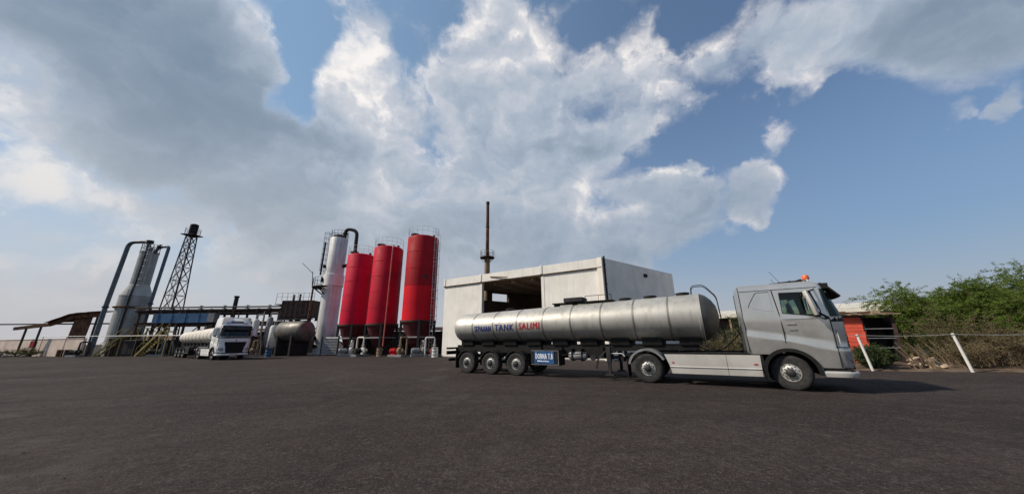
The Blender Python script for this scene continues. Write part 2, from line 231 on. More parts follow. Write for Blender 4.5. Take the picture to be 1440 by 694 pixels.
# ------------------------------------------------------------------ mesh builder
class MB:
    def __init__(s): s.v = []; s.f = []
    def _add(s, vs, fs):
        o = len(s.v); s.v += [tuple(v) for v in vs]; s.f += [tuple(i + o for i in f) for f in fs]; return s
    def bx(s, x0, x1, y0, y1, z0, z1, m=None):
        vs = [Vector((x, y, z)) for z in (z0, z1) for y in (y0, y1) for x in (x0, x1)]
        if m is not None: vs = [m @ v for v in vs]
        return s._add(vs, [(0, 2, 3, 1), (4, 5, 7, 6), (0, 1, 5, 4), (2, 6, 7, 3), (0, 4, 6, 2), (1, 3, 7, 5)])
    def beam(s, a, b, w, h=None, up=(0, 0, 1)):
        a = Vector(a); b = Vector(b); h = h or w; d = (b - a).normalized(); u = Vector(up)
        if abs(d.dot(u)) > 0.99: u = Vector((0, 1, 0))
        r = d.cross(u).normalized(); u = r.cross(d)
        vs = [p + r * sx_ * w / 2 + u * sz * h / 2 for p in (a, b) for sz in (-1, 1) for sx_ in (-1, 1)]
        return s._add(vs, [(0, 1, 3, 2), (4, 6, 7, 5), (0, 4, 5, 1), (2, 3, 7, 6), (0, 2, 6, 4), (1, 5, 7, 3)])
    def cyl(s, a, b, r0, r1=None, n=12, caps=True):
        a = Vector(a); b = Vector(b); r1 = r0 if r1 is None else r1; d = (b - a).normalized()
        u = Vector((0, 0, 1)) if abs(d.z) < 0.95 else Vector((1, 0, 0)); p = d.cross(u).normalized(); q = d.cross(p)
        vs = []
        for c, r in ((a, r0), (b, r1)):
            for i in range(n):
                t = 2 * math.pi * i / n; vs.append(c + p * math.cos(t) * r + q * math.sin(t) * r)
        fs = [(i, (i + 1) % n, n + (i + 1) % n, n + i) for i in range(n)]
        if caps: fs += [tuple(range(n))[::-1], tuple(range(n, 2 * n))]
        return s._add(vs, fs)
    def tube(s, path, r, n=8, caps=True):
        P_ = [Vector(p) for p in path]; k = len(P_); vs = []; prev = None
        rr = r if isinstance(r, (list, tuple)) else [r] * k
        for i, c in enumerate(P_):
            d = (P_[min(i + 1, k - 1)] - P_[max(i - 1, 0)]).normalized()
            if prev is None:
                u = Vector((0, 0, 1)) if abs(d.z) < 0.9 else Vector((1, 0, 0)); p = d.cross(u).normalized()
            else: p = (prev - d * prev.dot(d)).normalized()
            prev = p; q = d.cross(p)
            for j in range(n):
                t = 2 * math.pi * j / n; vs.append(c + (p * math.cos(t) + q * math.sin(t)) * rr[i])
        fs = [(i * n + j, i * n + (j + 1) % n, (i + 1) * n + (j + 1) % n, (i + 1) * n + j) for i in range(k - 1) for j in range(n)]
        if caps: fs += [tuple(range(n))[::-1], tuple(range((k - 1) * n, k * n))]
        return s._add(vs, fs)
    def lathe(s, prof, n=32, axis='z', c=(0, 0, 0), cap0=False, cap1=False):
        vs = []; c = Vector(c)
        for r, h in prof:
            for i in range(n):
                t = 2 * math.pi * i / n; a, b = r * math.cos(t), r * math.sin(t)
                vs.append(c + Vector((a, b, h) if axis == 'z' else (a, h, b) if axis == 'y' else (h, a, b)))
        k = len(prof)
        fs = [(i * n + j, i * n + (j + 1) % n, (i + 1) * n + (j + 1) % n, (i + 1) * n + j) for i in range(k - 1) for j in range(n)]
        if cap0: fs.append(tuple(range(n))[::-1])
        if cap1: fs.append(tuple(range((k - 1) * n, k * n)))
        return s._add(vs, fs)
    def ring(s, c, r, t, n=32, m=6):
        c = Vector(c); vs = []
        for i in range(n):
            a = 2 * math.pi * i / n
            for j in range(m):
                b = 2 * math.pi * j / m; q = r + t * math.cos(b)
                vs.append(c + Vector((q * math.cos(a), q * math.sin(a), t * math.sin(b))))
        return s._add(vs, [(i * m + j, ((i + 1) % n) * m + j, ((i + 1) % n) * m + (j + 1) % m, i * m + (j + 1) % m) for i in range(n) for j in range(m)])
    def prism(s, poly, a, b, plane='xz'):
        n = len(poly)
        def P3(p, q): return (p[0], q, p[1]) if plane == 'xz' else (p[0], p[1], q) if plane == 'xy' else (q, p[0], p[1])
        vs = [P3(p, a) for p in poly] + [P3(p, b) for p in poly]
        return s._add(vs, [tuple(range(n))[::-1], tuple(range(n, 2 * n))] + [(i, (i + 1) % n, n + (i + 1) % n, n + i) for i in range(n)])
    def arc(s, cx, cz, r0, r1, a0, a1, y0, y1, n=16):
        vs = []
        for i in range(n + 1):
            t = R(a0 + (a1 - a0) * i / n)
            for r, y in ((r0, y0), (r1, y0), (r1, y1), (r0, y1)): vs.append((cx + r * math.cos(t), y, cz + r * math.sin(t)))
        fs = [(i * 4 + j, i * 4 + (j + 1) % 4, (i + 1) * 4 + (j + 1) % 4, (i + 1) * 4 + j) for i in range(n) for j in range(4)]
        return s._add(vs, fs + [(0, 3, 2, 1), tuple(n * 4 + q for q in range(4))])
    def grid(s, rows, close=False):
        k = len(rows[0]); vs = [p for r in rows for p in r]
        fs = []
        for i in range(len(rows) - 1):
            for j in range(k if close else k - 1):
                fs.append((i * k + j, i * k + (j + 1) % k, (i + 1) * k + (j + 1) % k, (i + 1) * k + j))
        return s._add(vs, fs)
    def solid(s, poly3, thick):
        P_ = [Vector(p) for p in poly3]; n = len(P_); th = Vector(thick)
        return s._add(P_ + [p + th for p in P_], [tuple(range(n))[::-1], tuple(range(n, 2 * n))] + [(i, (i + 1) % n, n + (i + 1) % n, n + i) for i in range(n)])
    def mesh(s, name, material, smooth_angle=None, bevel=0.0, fix=True):
        me = bpy.data.meshes.new(name); me.from_pydata(s.v, [], s.f); me.validate()
        if fix or bevel:
            bm = bmesh.new(); bm.from_mesh(me)
            if fix: bmesh.ops.recalc_face_normals(bm, faces=bm.faces)
            if bevel:
                ed = [e for e in bm.edges if len(e.link_faces) == 2 and e.calc_face_angle(0) > 0.6]
                bmesh.ops.bevel(bm, geom=ed, offset=bevel, segments=2, affect='EDGES', clamp_overlap=True)
            bm.to_mesh(me); bm.free()
        if smooth_angle:
            me.shade_smooth(); me.set_sharp_from_angle(angle=R(smooth_angle))
        me.materials.append(M_[material] if isinstance(material, str) else material)
        return me
def link(name, me, parent=None):
    o = bpy.data.objects.new(name, me); COL.objects.link(o)
    if parent: o.parent = parent
    return o
def tag(o, label=None, cat=None, group=None, kind=None):
    for k, v in (('label', label), ('category', cat), ('group', group), ('kind', kind)):
        if v: o[k] = v
    return o
class Thing:
    def __init__(s, name, label, cat, loc=(0, 0, 0), rz=0.0, group=None, off=(0, 0, 0)):
        s.o = bpy.data.objects.new(name, None); COL.objects.link(s.o); s.o.location = loc; s.o.rotation_euler = (0, 0, rz)
        s.o.empty_display_size = 0.3; s.off = Vector(off); tag(s.o, label, cat, group)
    def part(s, name, mb, material, smooth_angle=None, bevel=0.0, parent=None, label=None, kind=None):
        if s.off.length: mb.v = [(v[0] + s.off.x, v[1] + s.off.y, v[2] + s.off.z) for v in mb.v]
        o = link(name, mb.mesh(name, material, smooth_angle, bevel), parent or s.o)
        if label: o['label'] = label
        if kind: o['kind'] = kind
        return o
    def inst(s, name, me, loc, rz=0.0, parent=None):
        o = link(name, me, parent or s.o); o.location = Vector(loc) + (s.off if parent is None else Vector()); o.rotation_euler = (0, 0, rz); return o
def interp(x, pts):
    if x <= pts[0][0]: return pts[0][1]
    for (a, p), (b, q) in zip(pts, pts[1:]):
        if x <= b: return p + (q - p) * (x - a) / (b - a)
    return pts[-1][1]
def bisected(vs, fs, n=8):
    bm = bmesh.new(); bv = [bm.verts.new((u, v, 0)) for u, v in vs]
    for f in fs: bm.faces.new([bv[i] for i in f])
    h = max(v for _, v in vs); bmesh.ops.triangulate(bm, faces=bm.faces[:])
    for k in range(1, n): bmesh.ops.bisect_plane(bm, geom=bm.verts[:] + bm.edges[:] + bm.faces[:], plane_co=(0, h * k / n, 0), plane_no=(0, 1, 0))
    bm.verts.index_update(); r = [(v.co.x, v.co.y) for v in bm.verts], [tuple(v.index for v in f.verts) for f in bm.faces]; bm.free(); return r
def text_mesh(txt, height, width, shear=0.0, bold=0.0):
    cu = bpy.data.curves.new('t', 'FONT'); cu.body = txt; cu.resolution_u = 2; cu.shear = shear; cu.offset = bold; cu.space_character = 1.2
    ob = bpy.data.objects.new('t', cu); COL.objects.link(ob)
    dg = bpy.context.evaluated_depsgraph_get(); me = bpy.data.meshes.new_from_object(ob.evaluated_get(dg))
    vs = [v.co.copy() for v in me.vertices]; fs = [tuple(p.vertices) for p in me.polygons]
    bpy.data.objects.remove(ob); bpy.data.curves.remove(cu); bpy.data.meshes.remove(me)
    x0 = min(v.x for v in vs); x1 = max(v.x for v in vs); y0 = min(v.y for v in vs); y1 = max(v.y for v in vs)
    return [((v.x - x0) / (x1 - x0) * width, (v.y - y0) / (y1 - y0) * height) for v in vs], fs
def elbow(a, b, c, r, n=6):
    # rounded corner path a-b-c
    a, b, c = Vector(a), Vector(b), Vector(c); p = b + (a - b).normalized() * r; q = b + (c - b).normalized() * r
    return [p.lerp(b, i / n).lerp(b.lerp(q, i / n), i / n) for i in range(n + 1)]
def pipe_path(pts, r):
    out = [Vector(pts[0])]
    for i in range(1, len(pts) - 1): out += elbow(pts[i - 1], pts[i], pts[i + 1], r)
    return out + [Vector(pts[-1])]

# ------------------------------------------------------------------ ground
def ground_material():
    m = bpy.data.materials.new('worn_asphalt'); m.use_nodes = True; t = m.node_tree; b = t.nodes['Principled BSDF']
    tcn = t.nodes.new('ShaderNodeTexCoord'); V = tcn.outputs['Object']
    def nz(sc, det=6, rg=0.6, dist=0.0, vec=None):
        n = t.nodes.new('ShaderNodeTexNoise'); t.links.new(vec or V, n.inputs['Vector']); n.inputs['Scale'].default_value = sc
        n.inputs['Detail'].default_value = det; n.inputs['Roughness'].default_value = rg; n.inputs['Distortion'].default_value = dist; return n.outputs['Fac']
    def mr(v, a, c, lo=0.0, hi=1.0):
        n = t.nodes.new('ShaderNodeMapRange'); t.links.new(v, n.inputs[0])
        for i, q in enumerate((a, c, lo, hi)): n.inputs[i + 1].default_value = q
        return n.outputs[0]
    def mix(f, a, c):
        n = t.nodes.new('ShaderNodeMix'); n.data_type = 'RGBA'; t.links.new(f, n.inputs[0])
        for i, q in ((6, a), (7, c)):
            if isinstance(q, tuple): n.inputs[i].default_value = (*q, 1)
            else: t.links.new(q, n.inputs[i])
        return n.outputs[2]
    c = mix(mr(nz(0.16, 5, 0.55, 0.4), 0.38, 0.62), (0.040, 0.0305, 0.028), (0.078, 0.060, 0.054))
    c = mix(mr(nz(0.45, 6, 0.62, 0.8), 0.52, 0.70, 0, 0.55), c, (0.058, 0.051, 0.048))
    c = mix(mr(nz(0.9, 6, 0.65, 1.2), 0.55, 0.72, 0, 0.5), c, (0.030, 0.023, 0.021))
    mp = t.nodes.new('ShaderNodeMapping'); t.links.new(V, mp.inputs[0]); mp.inputs['Rotation'].default_value = (0, 0, R(28)); mp.inputs['Scale'].default_value = (0.10, 0.8, 1)
    c = mix(mr(nz(1.0, 5, 0.6, 0.3, mp.outputs[0]), 0.50, 0.68, 0, 0.6), c, (0.075, 0.061, 0.053))
    c = mix(mr(nz(38, 3, 0.7), 0.30, 0.72, 0, 0.75), c, (0.016, 0.0125, 0.0115))
    vo = t.nodes.new('ShaderNodeTexVoronoi'); t.links.new(V, vo.inputs['Vector']); vo.inputs['Scale'].default_value = 55
    c = mix(mr(vo.outputs['Distance'], 0.0, 0.35, 0.55, 0.0), c, (0.085, 0.070, 0.062))
    c = mix(mr(nz(7.0, 5, 0.75), 0.40, 0.64, 0, 0.6), c, (0.022, 0.017, 0.0155))
    c = mix(mr(nz(17.0, 5, 0.85), 0.50, 0.66, 0, 0.75), c, (0.125, 0.103, 0.092))
    c = mix(mr(nz(12.0, 5, 0.85), 0.52, 0.68, 0, 0.7), c, (0.018, 0.014, 0.013))
    c = mix(mr(nz(0.33, 8, 0.68, 0.6), 0.60, 0.68, 0, 0.65), c, (0.026, 0.021, 0.019))
    c = mix(mr(nz(0.21, 7, 0.62, 0.9), 0.57, 0.66, 0, 0.5), c, (0.080, 0.069, 0.063))
    c = mix(mr(nz(2.4, 7, 0.72), 0.46, 0.62, 0, 0.45), c, (0.026, 0.021, 0.0195))
    c = mix(mr(nz(3.7, 7, 0.75, 0.4), 0.54, 0.68, 0, 0.45), c, (0.092, 0.080, 0.073))
    # tyre tracks: wide arcs swept by turning trucks
    sx_n = t.nodes.new('ShaderNodeSeparateXYZ'); t.links.new(V, sx_n.inputs[0]); flat = t.nodes.new('ShaderNodeCombineXYZ'); t.links.new(sx_n.outputs[0], flat.inputs[0]); t.links.new(sx_n.outputs[1], flat.inputs[1])
    wob = nz(1.3, 4)
    for cx_, cy_, rad, amt in ((-6.0, -16.0, 25.2, 0.45), (-6.0, -16.0, 27.1, 0.45), (14.0, -30.0, 38.5, 0.4), (14.0, -30.0, 40.4, 0.4), (-22.0, -20.0, 42.0, 0.4), (-22.0, -20.0, 43.9, 0.4)):
        vm_ = t.nodes.new('ShaderNodeVectorMath'); vm_.operation = 'DISTANCE'; t.links.new(flat.outputs[0], vm_.inputs[0]); vm_.inputs[1].default_value = (cx_, cy_, 0)
        d1 = t.nodes.new('ShaderNodeMath'); d1.operation = 'SUBTRACT'; t.links.new(vm_.outputs['Value'], d1.inputs[0]); d1.inputs[1].default_value = rad
        d2 = t.nodes.new('ShaderNodeMath'); d2.operation = 'ABSOLUTE'; t.links.new(d1.outputs[0], d2.inputs[0])
        d3 = t.nodes.new('ShaderNodeMath'); d3.operation = 'MULTIPLY'; t.links.new(mr(d2.outputs[0], 0.12, 0.34, amt, 0.0), d3.inputs[0]); t.links.new(mr(wob, 0.35, 0.6), d3.inputs[1])
        c = mix(d3.outputs[0], c, (0.030, 0.024, 0.022))
    sp = mr(nz(9.0, 2, 0.5), 0.72, 0.78, 0, 0.5); c = mix(sp, c, (0.11, 0.095, 0.085))
    t.links.new(c, b.inputs['Base Color'])
    t.links.new(mr(nz(0.6, 5), 0.3, 0.7, 0.80, 0.97), b.inputs['Roughness']); b.inputs['Specular IOR Level'].default_value = 0.08
    bn = t.nodes.new('ShaderNodeBump'); bn.inputs['Strength'].default_value = 0.45; bn.inputs['Distance'].default_value = 0.02
    t.links.new(vo.outputs['Distance'], bn.inputs['Height'])
    b2 = t.nodes.new('ShaderNodeBump'); b2.inputs['Strength'].default_value = 0.5; b2.inputs['Distance'].default_value = 0.06
    t.links.new(nz(2.2, 6), b2.inputs['Height']); t.links.new(bn.outputs[0], b2.inputs['Normal']); t.links.new(b2.outputs[0], b.inputs['Normal'])
    return m
g = MB().grid([[(-1500, -1500, 0), (1500, -1500, 0)], [(-1500, 1500, 0), (1500, 1500, 0)]])
tag(link('ground', g.mesh('ground', ground_material())), 'dark brown worn asphalt yard with loose grit', kind='structure')
# loose grit lying on the yard
rnd = random.Random(3); mb = MB()
for i in range(5200):
    y = 1.2 + 17 * rnd.random() ** 1.9; x = (rnd.random() * 2 - 1) * (y * 1.7 + 1.0); s_ = 0.004 + 0.011 * rnd.random() ** 3 + 0.0007 * y
    a = rnd.random() * 6.28; ca, sa = math.cos(a), math.sin(a); h = s_ * rnd.uniform(0.5, 1.0)
    pts = [(s_, 0), (0.2 * s_, s_ * 0.8), (-s_ * 0.9, 0.3 * s_), (-0.3 * s_, -0.9 * s_)]
    vs = [(x + ca * p - sa * q, y + sa * p + ca * q, -0.001) for p, q in pts] + [(x + rnd.uniform(-.3, .3) * s_, y + rnd.uniform(-.3, .3) * s_, h)]
    mb._add(vs, [(0, 1, 4), (1, 2, 4), (2, 3, 4), (3, 0, 4)])
grit_mat = leaf_mat('grit_stone', (0.030, 0.024, 0.022), (0.095, 0.080, 0.072))
tag(link('loose_grit', mb.mesh('loose_grit', grit_mat, fix=False)), 'small loose stones scattered over the dark yard', 'grit', kind='stuff')

# ------------------------------------------------------------------ wheels (axis along y, outer face towards -y)
def wheel_meshes(width, dark=False):
    t = MB(); w = width / 2
    t.lathe([(0.248, -w * 0.86), (0.262, -w * 0.93), (0.29, -w * 0.90), (0.33, -w), (0.43, -w * 1.0), (0.475, -w * 0.93), (0.497, -w * 0.78), (0.50, -w * 0.5), (0.488, -w * 0.46), (0.488, -w * 0.40), (0.50, -w * 0.36), (0.50, -w * 0.04), (0.488, -w * 0.03), (0.488, w * 0.03), (0.50, w * 0.04), (0.50, w * 0.36), (0.488, w * 0.4), (0.488, w * 0.46), (0.50, w * 0.5), (0.497, w * 0.78), (0.475, w * 0.93), (0.43, w), (0.33, w), (0.29, w * 0.9), (0.255, w * 0.9)], 40, 'y')
    r = MB(); d = -w * 0.55
    r.lathe([(0.255, -w * 0.86), (0.246, -w * 0.88), (0.236, -w * 0.76), (0.23, d - 0.02), (0.215, d - 0.04), (0.15, d - 0.075), (0.10, d - 0.07), (0.0001, d - 0.07)], 36, 'y')
    r.lathe([(0.26, w * 0.9), (0.245, w * 0.85), (0.24, 0.0), (0.0001, 0.0)], 24, 'y')
    h = MB(); h.lathe([(0.125, d - 0.05), (0.12, d - 0.12), (0.09, d - 0.145), (0.0001, d - 0.15)], 20, 'y')
    for k in range(10):
        a = 2 * math.pi * k / 10; h.cyl((0.155 * math.cos(a), d - 0.06, 0.155 * math.sin(a)), (0.155 * math.cos(a), d - 0.105, 0.155 * math.sin(a)), 0.018, n=6)
        a += math.pi / 10; h.cyl((0.196 * math.cos(a), d - 0.03, 0.196 * math.sin(a)), (0.196 * math.cos(a), d - 0.052, 0.196 * math.sin(a)), 0.024, n=8)
    return (r.mesh('wheel', 'rim', 40), t.mesh('tyre', 'rubber', 35), h.mesh('hub_cap', 'rim_dark', 40))
WH = {'front': wheel_meshes(0.32), 'dual': wheel_meshes(0.34), 'trailer': wheel_meshes(0.385)}
def add_wheel(T, kind, x, y, side, steer=0.0):
    r, t, h = WH[kind]; o = T.inst('wheel', r, (x, y, 0.495), (0 if side < 0 else math.pi) + steer)
    T.inst('tyre', t, (0, 0, 0), 0, o); T.inst('hub_cap', h, (0, 0, 0), 0, o)

def make_tractor(label, loc, rz, paint, skirt, dh=0.0, steer=0.0):
    T = Thing('semi_truck', label, 'truck', loc, rz, None)
    # ---- cab shell: columns round the plan outline, rows following the body creases
    ztop = 3.07 + dh
    XF = [(0.4, 1.52), (0.58, 1.54), (0.70, 1.50), (1.24, 1.51), (1.6, 1.51), (2.08, 1.51), (2.95, 1.30)]
    XF += [(3.07, 1.24), (3.16, 1.08), (3.20, 0.95)] if dh == 0 else [(3.2, 1.18), (3.02 + dh * .7, 0.82), (3.02 + dh, 0.48), (3.11 + dh, 0.30), (3.15 + dh, 0.2)]
    WD = [(0.4, 1.215), (1.0, 1.232), (1.2, 1.242), (2.1, 1.245), (3.0, 1.175), (3.07 + dh, 1.165 - 0.1 * dh), (3.15 + dh, 1.12 - 0.1 * dh), (3.20 + dh, 1.02 - 0.1 * dh)]
    AX, AZ, AR = 0.02, 0.50, 0.66
    def bottom(x):
        if abs(x - AX) < AR: return max(AZ + math.sqrt(AR * AR - (x - AX) ** 2), 0.66 if x > AX else 1.02)
        return 0.66 if x > AX else 1.02
    def crease(x): return interp(x, [(-0.93, 1.74), (0.0, 1.55), (1.17, 1.27)])
    cols = []                                          # (kind, value)
    for x in (-0.93, -0.90, -0.75, -0.62, -0.55, -0.48, -0.40, -0.30, -0.2, -0.1, 0.0, 0.1, 0.2, 0.3, 0.4, 0.48, 0.55, 0.60, 0.64, 0.665, 0.685, 0.8, 0.95, 1.08): cols.append(('s', x))
    for k in range(1, 9): cols.append(('c', k / 8 * 90))
    half = cols[:]
    def shell(kind, v, z, out=0.0):
        w = interp(z, WD) + out; xf = interp(z, XF)
        xc = min(1.08, xf - 0.06)
        if kind == 's':
            x = v if v < 0.9 else min(v, xc) if v > xc else v
            return Vector((x - (0.0 if v > -0.9 else 0.0), -w, z))
        if kind == 'c':
            t = R(v); return Vector((xc + (xf + out - xc) * math.sin(t), -(w - 0.42 * (1 - math.cos(t))), z))
        return Vector((xf + out + 0.035 * (1 - (v / 0.8) ** 2), v, z))
    full = [(k, v, 1) for k, v in half] + [('f', y, 1) for y in (-0.62, -0.4, -0.2, 0.0, 0.2, 0.4, 0.62)] + [(k, v, -1) for k, v in reversed(half)]
    rows = []
    NR = 14
    def rowz(kind, v):
        x = v if kind == 's' else 1.17
        b = bottom(x); c = crease(x); cl = c - 0.11
        if cl < b + 0.03: cl = b + 0.03
        zs = [(b, -0.030), (b * .6 + cl * .4, -0.008), (b * .15 + cl * .85, 0.008), (cl, 0.012), (c, -0.024), (c * .8 + 2.1 * .2, -0.014), (c * .4 + 2.1 * .6, 0.004), (2.1, 0.012), (2.5, 0.0), (2.93, 0.0), (2.99, 0.0), (ztop, -0.004), (3.14 + dh, -0.01), (3.20 + dh, 0)]
        return zs
    for i in range(NR):
        r = []
        for k, v, m in full:
            z, o = rowz(k, v)[i]; p = shell(k, v, z, o)
            r.append((p.x, p.y * m, p.z))
        rows.append(r)
    mb = MB().grid(rows, close=True)
    n = len(full)
    def is_open(j):
        k, v, _ = full[j]; k2, v2, _ = full[(j + 1) % n]
        if k == 's' and k2 == 's': return 0.1 <= min(v, v2) and max(v, v2) <= 0.95
        return k != 's' and k2 != 's'
    holes = {(i, j) for i in (7, 8) for j in range(n) if is_open(j)}
    mb.f = [f for q, f in enumerate(mb.f) if (q // n, q % n) not in holes]
    n = len(full); o = len(mb.v) - n; c = Vector((0.0, 0, 3.215 + dh)); mb.v.append(tuple(c)); ci = len(mb.v) - 1
    mb.f += [(o + j, o + (j + 1) % n, ci) for j in range(n)]
    cab = T.part('cab_body', mb, paint, 28)
    def sy(z, out=0.006): return interp(z, WD) + out
    # ---- windscreen and front panels laid on the shell
    def front_patch(name, z0, z1, a0, material, out=0.008, y_trim=None, nz_=6, parent=None):
        rr = []
        cl = [('c', a0 + (90 - a0) * k / 5, 1) for k in range(6)] + [('f', y, 1) for y in (-0.62, -0.3, 0, 0.3, 0.62)] + [('c', a0 + (90 - a0) * k / 5, -1) for k in reversed(range(6))]
        for i in range(nz_ + 1):
            z = z0 + (z1 - z0) * i / nz_; q = []
            for k, v, m in cl:
                p = shell(k, v, z, out); y = p.y * m
                q.append((p.x, y, p.z))
            rr.append(q)
        inner = [[(p[0] - 0.05, p[1] * 0.985, p[2]) for p in q] for q in rr]
        m_ = MB().grid(rr)
        kk = len(rr[0]); loop = rr[0] + [q[-1] for q in rr[1:-1]] + rr[-1][::-1] + [q[0] for q in rr[-2:0:-1]]
        il = inner[0] + [q[-1] for q in inner[1:-1]] + inner[-1][::-1] + [q[0] for q in inner[-2:0:-1]]
        m_.grid([loop, il], close=True)
        return T.part(name, m_, material, 30, parent=parent)
    front_patch('windscreen', 2.105, 2.935, 8, 'glass')
    T.part('dashboard', MB().prism([(0.98, 1.30), (1.36, 1.30), (1.38, 2.06), (1.15, 2.10), (0.98, 1.95)], -1.12, 1.12), 'trim', None, 0.02)
    T.part('bulkhead', MB().bx(-0.10, -0.06, -1.10, 1.10, 1.28, 2.96), 'trim')
    T.part('headlining', MB().bx(-0.06, 1.04, -1.10, 1.10, 2.955, 2.975), 'trim')
    T.part('steering_wheel', MB().tube([(0.80 + 0.06 * math.sin(q) , 0.60 + 0.22 * math.cos(q), 2.0 + 0.20 * math.sin(q)) for q in [2 * math.pi * k_ / 20 for k_ in range(21)]], 0.018, 6).cyl((0.80, 0.60, 2.0), (1.05, 0.60, 1.85), 0.03, n=8), 'black_plastic', 40)
    front_patch('scuttle_panel', 1.95, 2.112, 8, 'black_plastic', 0.012, nz_=2)
    # grille as a trapezoid frame with slats
    mg = MB(); 
    def fx(y, z, out): 
        p = shell('f', max(-0.8, min(0.8, y)), z, out); return p.x
    gz = [(0.60, 0.62), (0.95, 0.70), (1.3, 0.78), (1.62, 0.84)]
    rr = [[(fx(-w + 2 * w * k / 8, z, 0.012), -w + 2 * w * k / 8, z) for k in range(9)] for z, w in gz]
    mg.grid(rr); mg.grid([[p for p in rr[0]], [(p[0] - 0.06, p[1], p[2]) for p in rr[0]]]); mg.grid([rr[-1], [(p[0] - 0.06, p[1], p[2]) for p in rr[-1]]])
    gr = T.part('grille', mg, 'black_plastic', 30)
    for k in range(8):
        z = 0.68 + k * 0.115; w = interp(z, gz) - 0.05; m2 = MB()
        m2.grid([[(fx(-w + 2 * w * j / 8, z + dz, o), -w + 2 * w * j / 8, z + dz) for j in range(9)] for dz, o in ((0, 0.016), (0, 0.04), (0.045, 0.03), (0.045, 0.016))], close=False)
        T.part('slat', m2, 'black', 30, parent=gr)
    T.part('badge', MB().cyl((1.57, 0, 1.76), (1.53, 0, 1.76), 0.10, n=20), 'rim', 30)
    # headlights, bumper
    for m in (1, -1):
        rr = [[Vector(shell('c', a, z, 0.010)) for a in (28, 45, 60, 75, 90)] for z in (0.80, 0.95, 1.12)]
        rr = [[(p.x, p.y * m, p.z + (0.08 if a < 2 else 0)) for a, p in enumerate(q)] for q in rr]
        T.part('headlight', MB().grid(rr), 'lamp_glass', 30)
    brow = []
    for z, o in ((0.575, -0.04), (0.575, 0.0), (0.56, 0.02), (0.53, 0.03), (0.50, 0.03), (0.42, 0.02), (0.40, -0.02), (0.40, -0.10)):
        q = []
        for k, v, m in [('s', 0.72, 1), ('s', 0.9, 1), ('s', 1.05, 1)] + [('c', a, 1) for a in (12, 24, 36, 48, 60, 75, 90)] + [('f', y, 1) for y in (-0.5, 0, 0.5)] + [('c', a, -1) for a in (90, 75, 60, 48, 36, 24, 12)] + [('s', 1.05, -1), ('s', 0.9, -1), ('s', 0.72, -1)]:
            p = shell(k, v, z, o); q.append((p.x, p.y * m, p.z))
        brow.append(q)
    T.part('bumper', MB().grid(brow), skirt, 30)
    T.part('bumper_slot', MB().bx(0.74, 1.34, -1.17, 1.17, 0.42, 0.68), 'black_plastic')
    T.part('number_plate', MB().bx(1.58, 1.60, -0.26, 0.26, 0.44, 0.55), 'cream_wall')
    # ---- side parts, both sides
    for m in (-1, 1):
        def side_poly(pts, out, th=0.012):
            return MB().solid([(x, m * (sy(z, 0) + out), z) for x, z in (pts if m > 0 else pts)], (0, -m * th, 0))
        inner = [(0.12, 2.87), (0.88, 2.85), (0.99, 2.3), (0.985, 2.16), (0.92, 2.12), (0.09, 2.24)]; outer = [(0.05, 2.955), (0.95, 2.955), (1.06, 2.3), (1.06, 2.10), (0.95, 2.06), (0.04, 2.06)]
        def yq(z, o): return m * (interp(z, WD) + 0.014 * max(0, 1 - abs(z - 2.1) / 0.4) + o)
        T.part('window_surround', MB().grid([[(x, yq(z, 0.003), z) for x, z in outer], [(x, yq(z, 0.012), z) for x, z in outer], [(x, yq(z, 0.010), z) for x, z in inner], [(x, yq(z, -0.03), z) for x, z in inner]], close=True), paint, 30)
        T.part('window_seal', MB().tube([(x, yq(z, 0.010), z) for x, z in inner + inner[:1]], 0.013, 6), 'black_plastic', 40)
        T.part('side_window', MB().grid([[(x, yq(z, -0.004), z) for x, z in inner[:3]], [(x, yq(z, -0.004), z) for x, z in inner[:2:-1]]]), 'glass')
        T.part('door_lining', MB().bx(-0.05, 1.02, m * 1.17, m * 1.19, 1.28, 2.06), 'trim')
        T.part('seat', MB().prism([(0.12, 1.28), (0.62, 1.28), (0.66, 1.62), (0.30, 1.64), (0.16, 2.30), (0.04, 2.30), (0.06, 1.5)], m * 0.35, m * 0.85).prism([(0.05, 2.33), (0.17, 2.33), (0.15, 2.58), (0.05, 2.58)], m * 0.45, m * 0.75), 'seat', None, 0.02)
        T.part('sleeper_panel', side_poly([(-0.70, 2.50), (-0.45, 2.88), (-0.13, 2.88), (-0.11, 2.31), (-0.30, 2.33), (-0.66, 2.43)], 0.012, 0.02), paint, None, 0.006)
        def seam(pts, r=0.007, name='panel_seam', material='black_plastic', out=0.0):
            T.part(name, MB().tube([(x, m * (sy(z, out)), z) for x, z in pts], r, 5), material)
        seam([(-0.735, 2.46), (-0.70, 2.56), (-0.50, 2.89), (-0.43, 2.925), (-0.12, 2.925)], 0.010)
        seam([(-0.05, 2.97), (-0.05, 2.93), (0.01, 2.2), (0.02, 1.62), (0.01, 1.36)], 0.014, 'door_seam', 'black_plastic', 0.004)
        seam([(-0.90, 2.10), (-0.45, 2.10), (0.0, 2.10)], 0.004)
        seam([(-0.91, 2.985), (0.0, 2.985), (1.05, 2.985)], 0.010, 'gutter')
        # corner seam follows the shell
        T.part('corner_seam', MB().tube([(p.x, p.y * -m, p.z) for p in [shell('c', 9, z, 0.002) for z in (2.02, 1.7, 1.4, 1.24, 1.0, 0.8, 0.67)]], 0.014, 6), 'black_plastic', 40)
        T.part('corner_vane', MB().tube([(p.x, p.y * -m, p.z) for p in [shell('c', 20, z, 0.02) for z in (1.72, 1.5, 1.32)]], 0.018, 6), 'rim', 40)
        T.part('headlight_seam', MB().tube([(p.x, p.y * -m, p.z) for p in [shell('c', a, 1.235 - 0.02 * (a / 90), 0.002) for a in (5, 20, 40, 60, 85)]], 0.013, 6), 'black_plastic', 40)
        T.part('door_handle', MB().bx(0.12, 0.34, m * 1.245, m * 1.285, 1.90, 1.935), paint, None, 0.01)
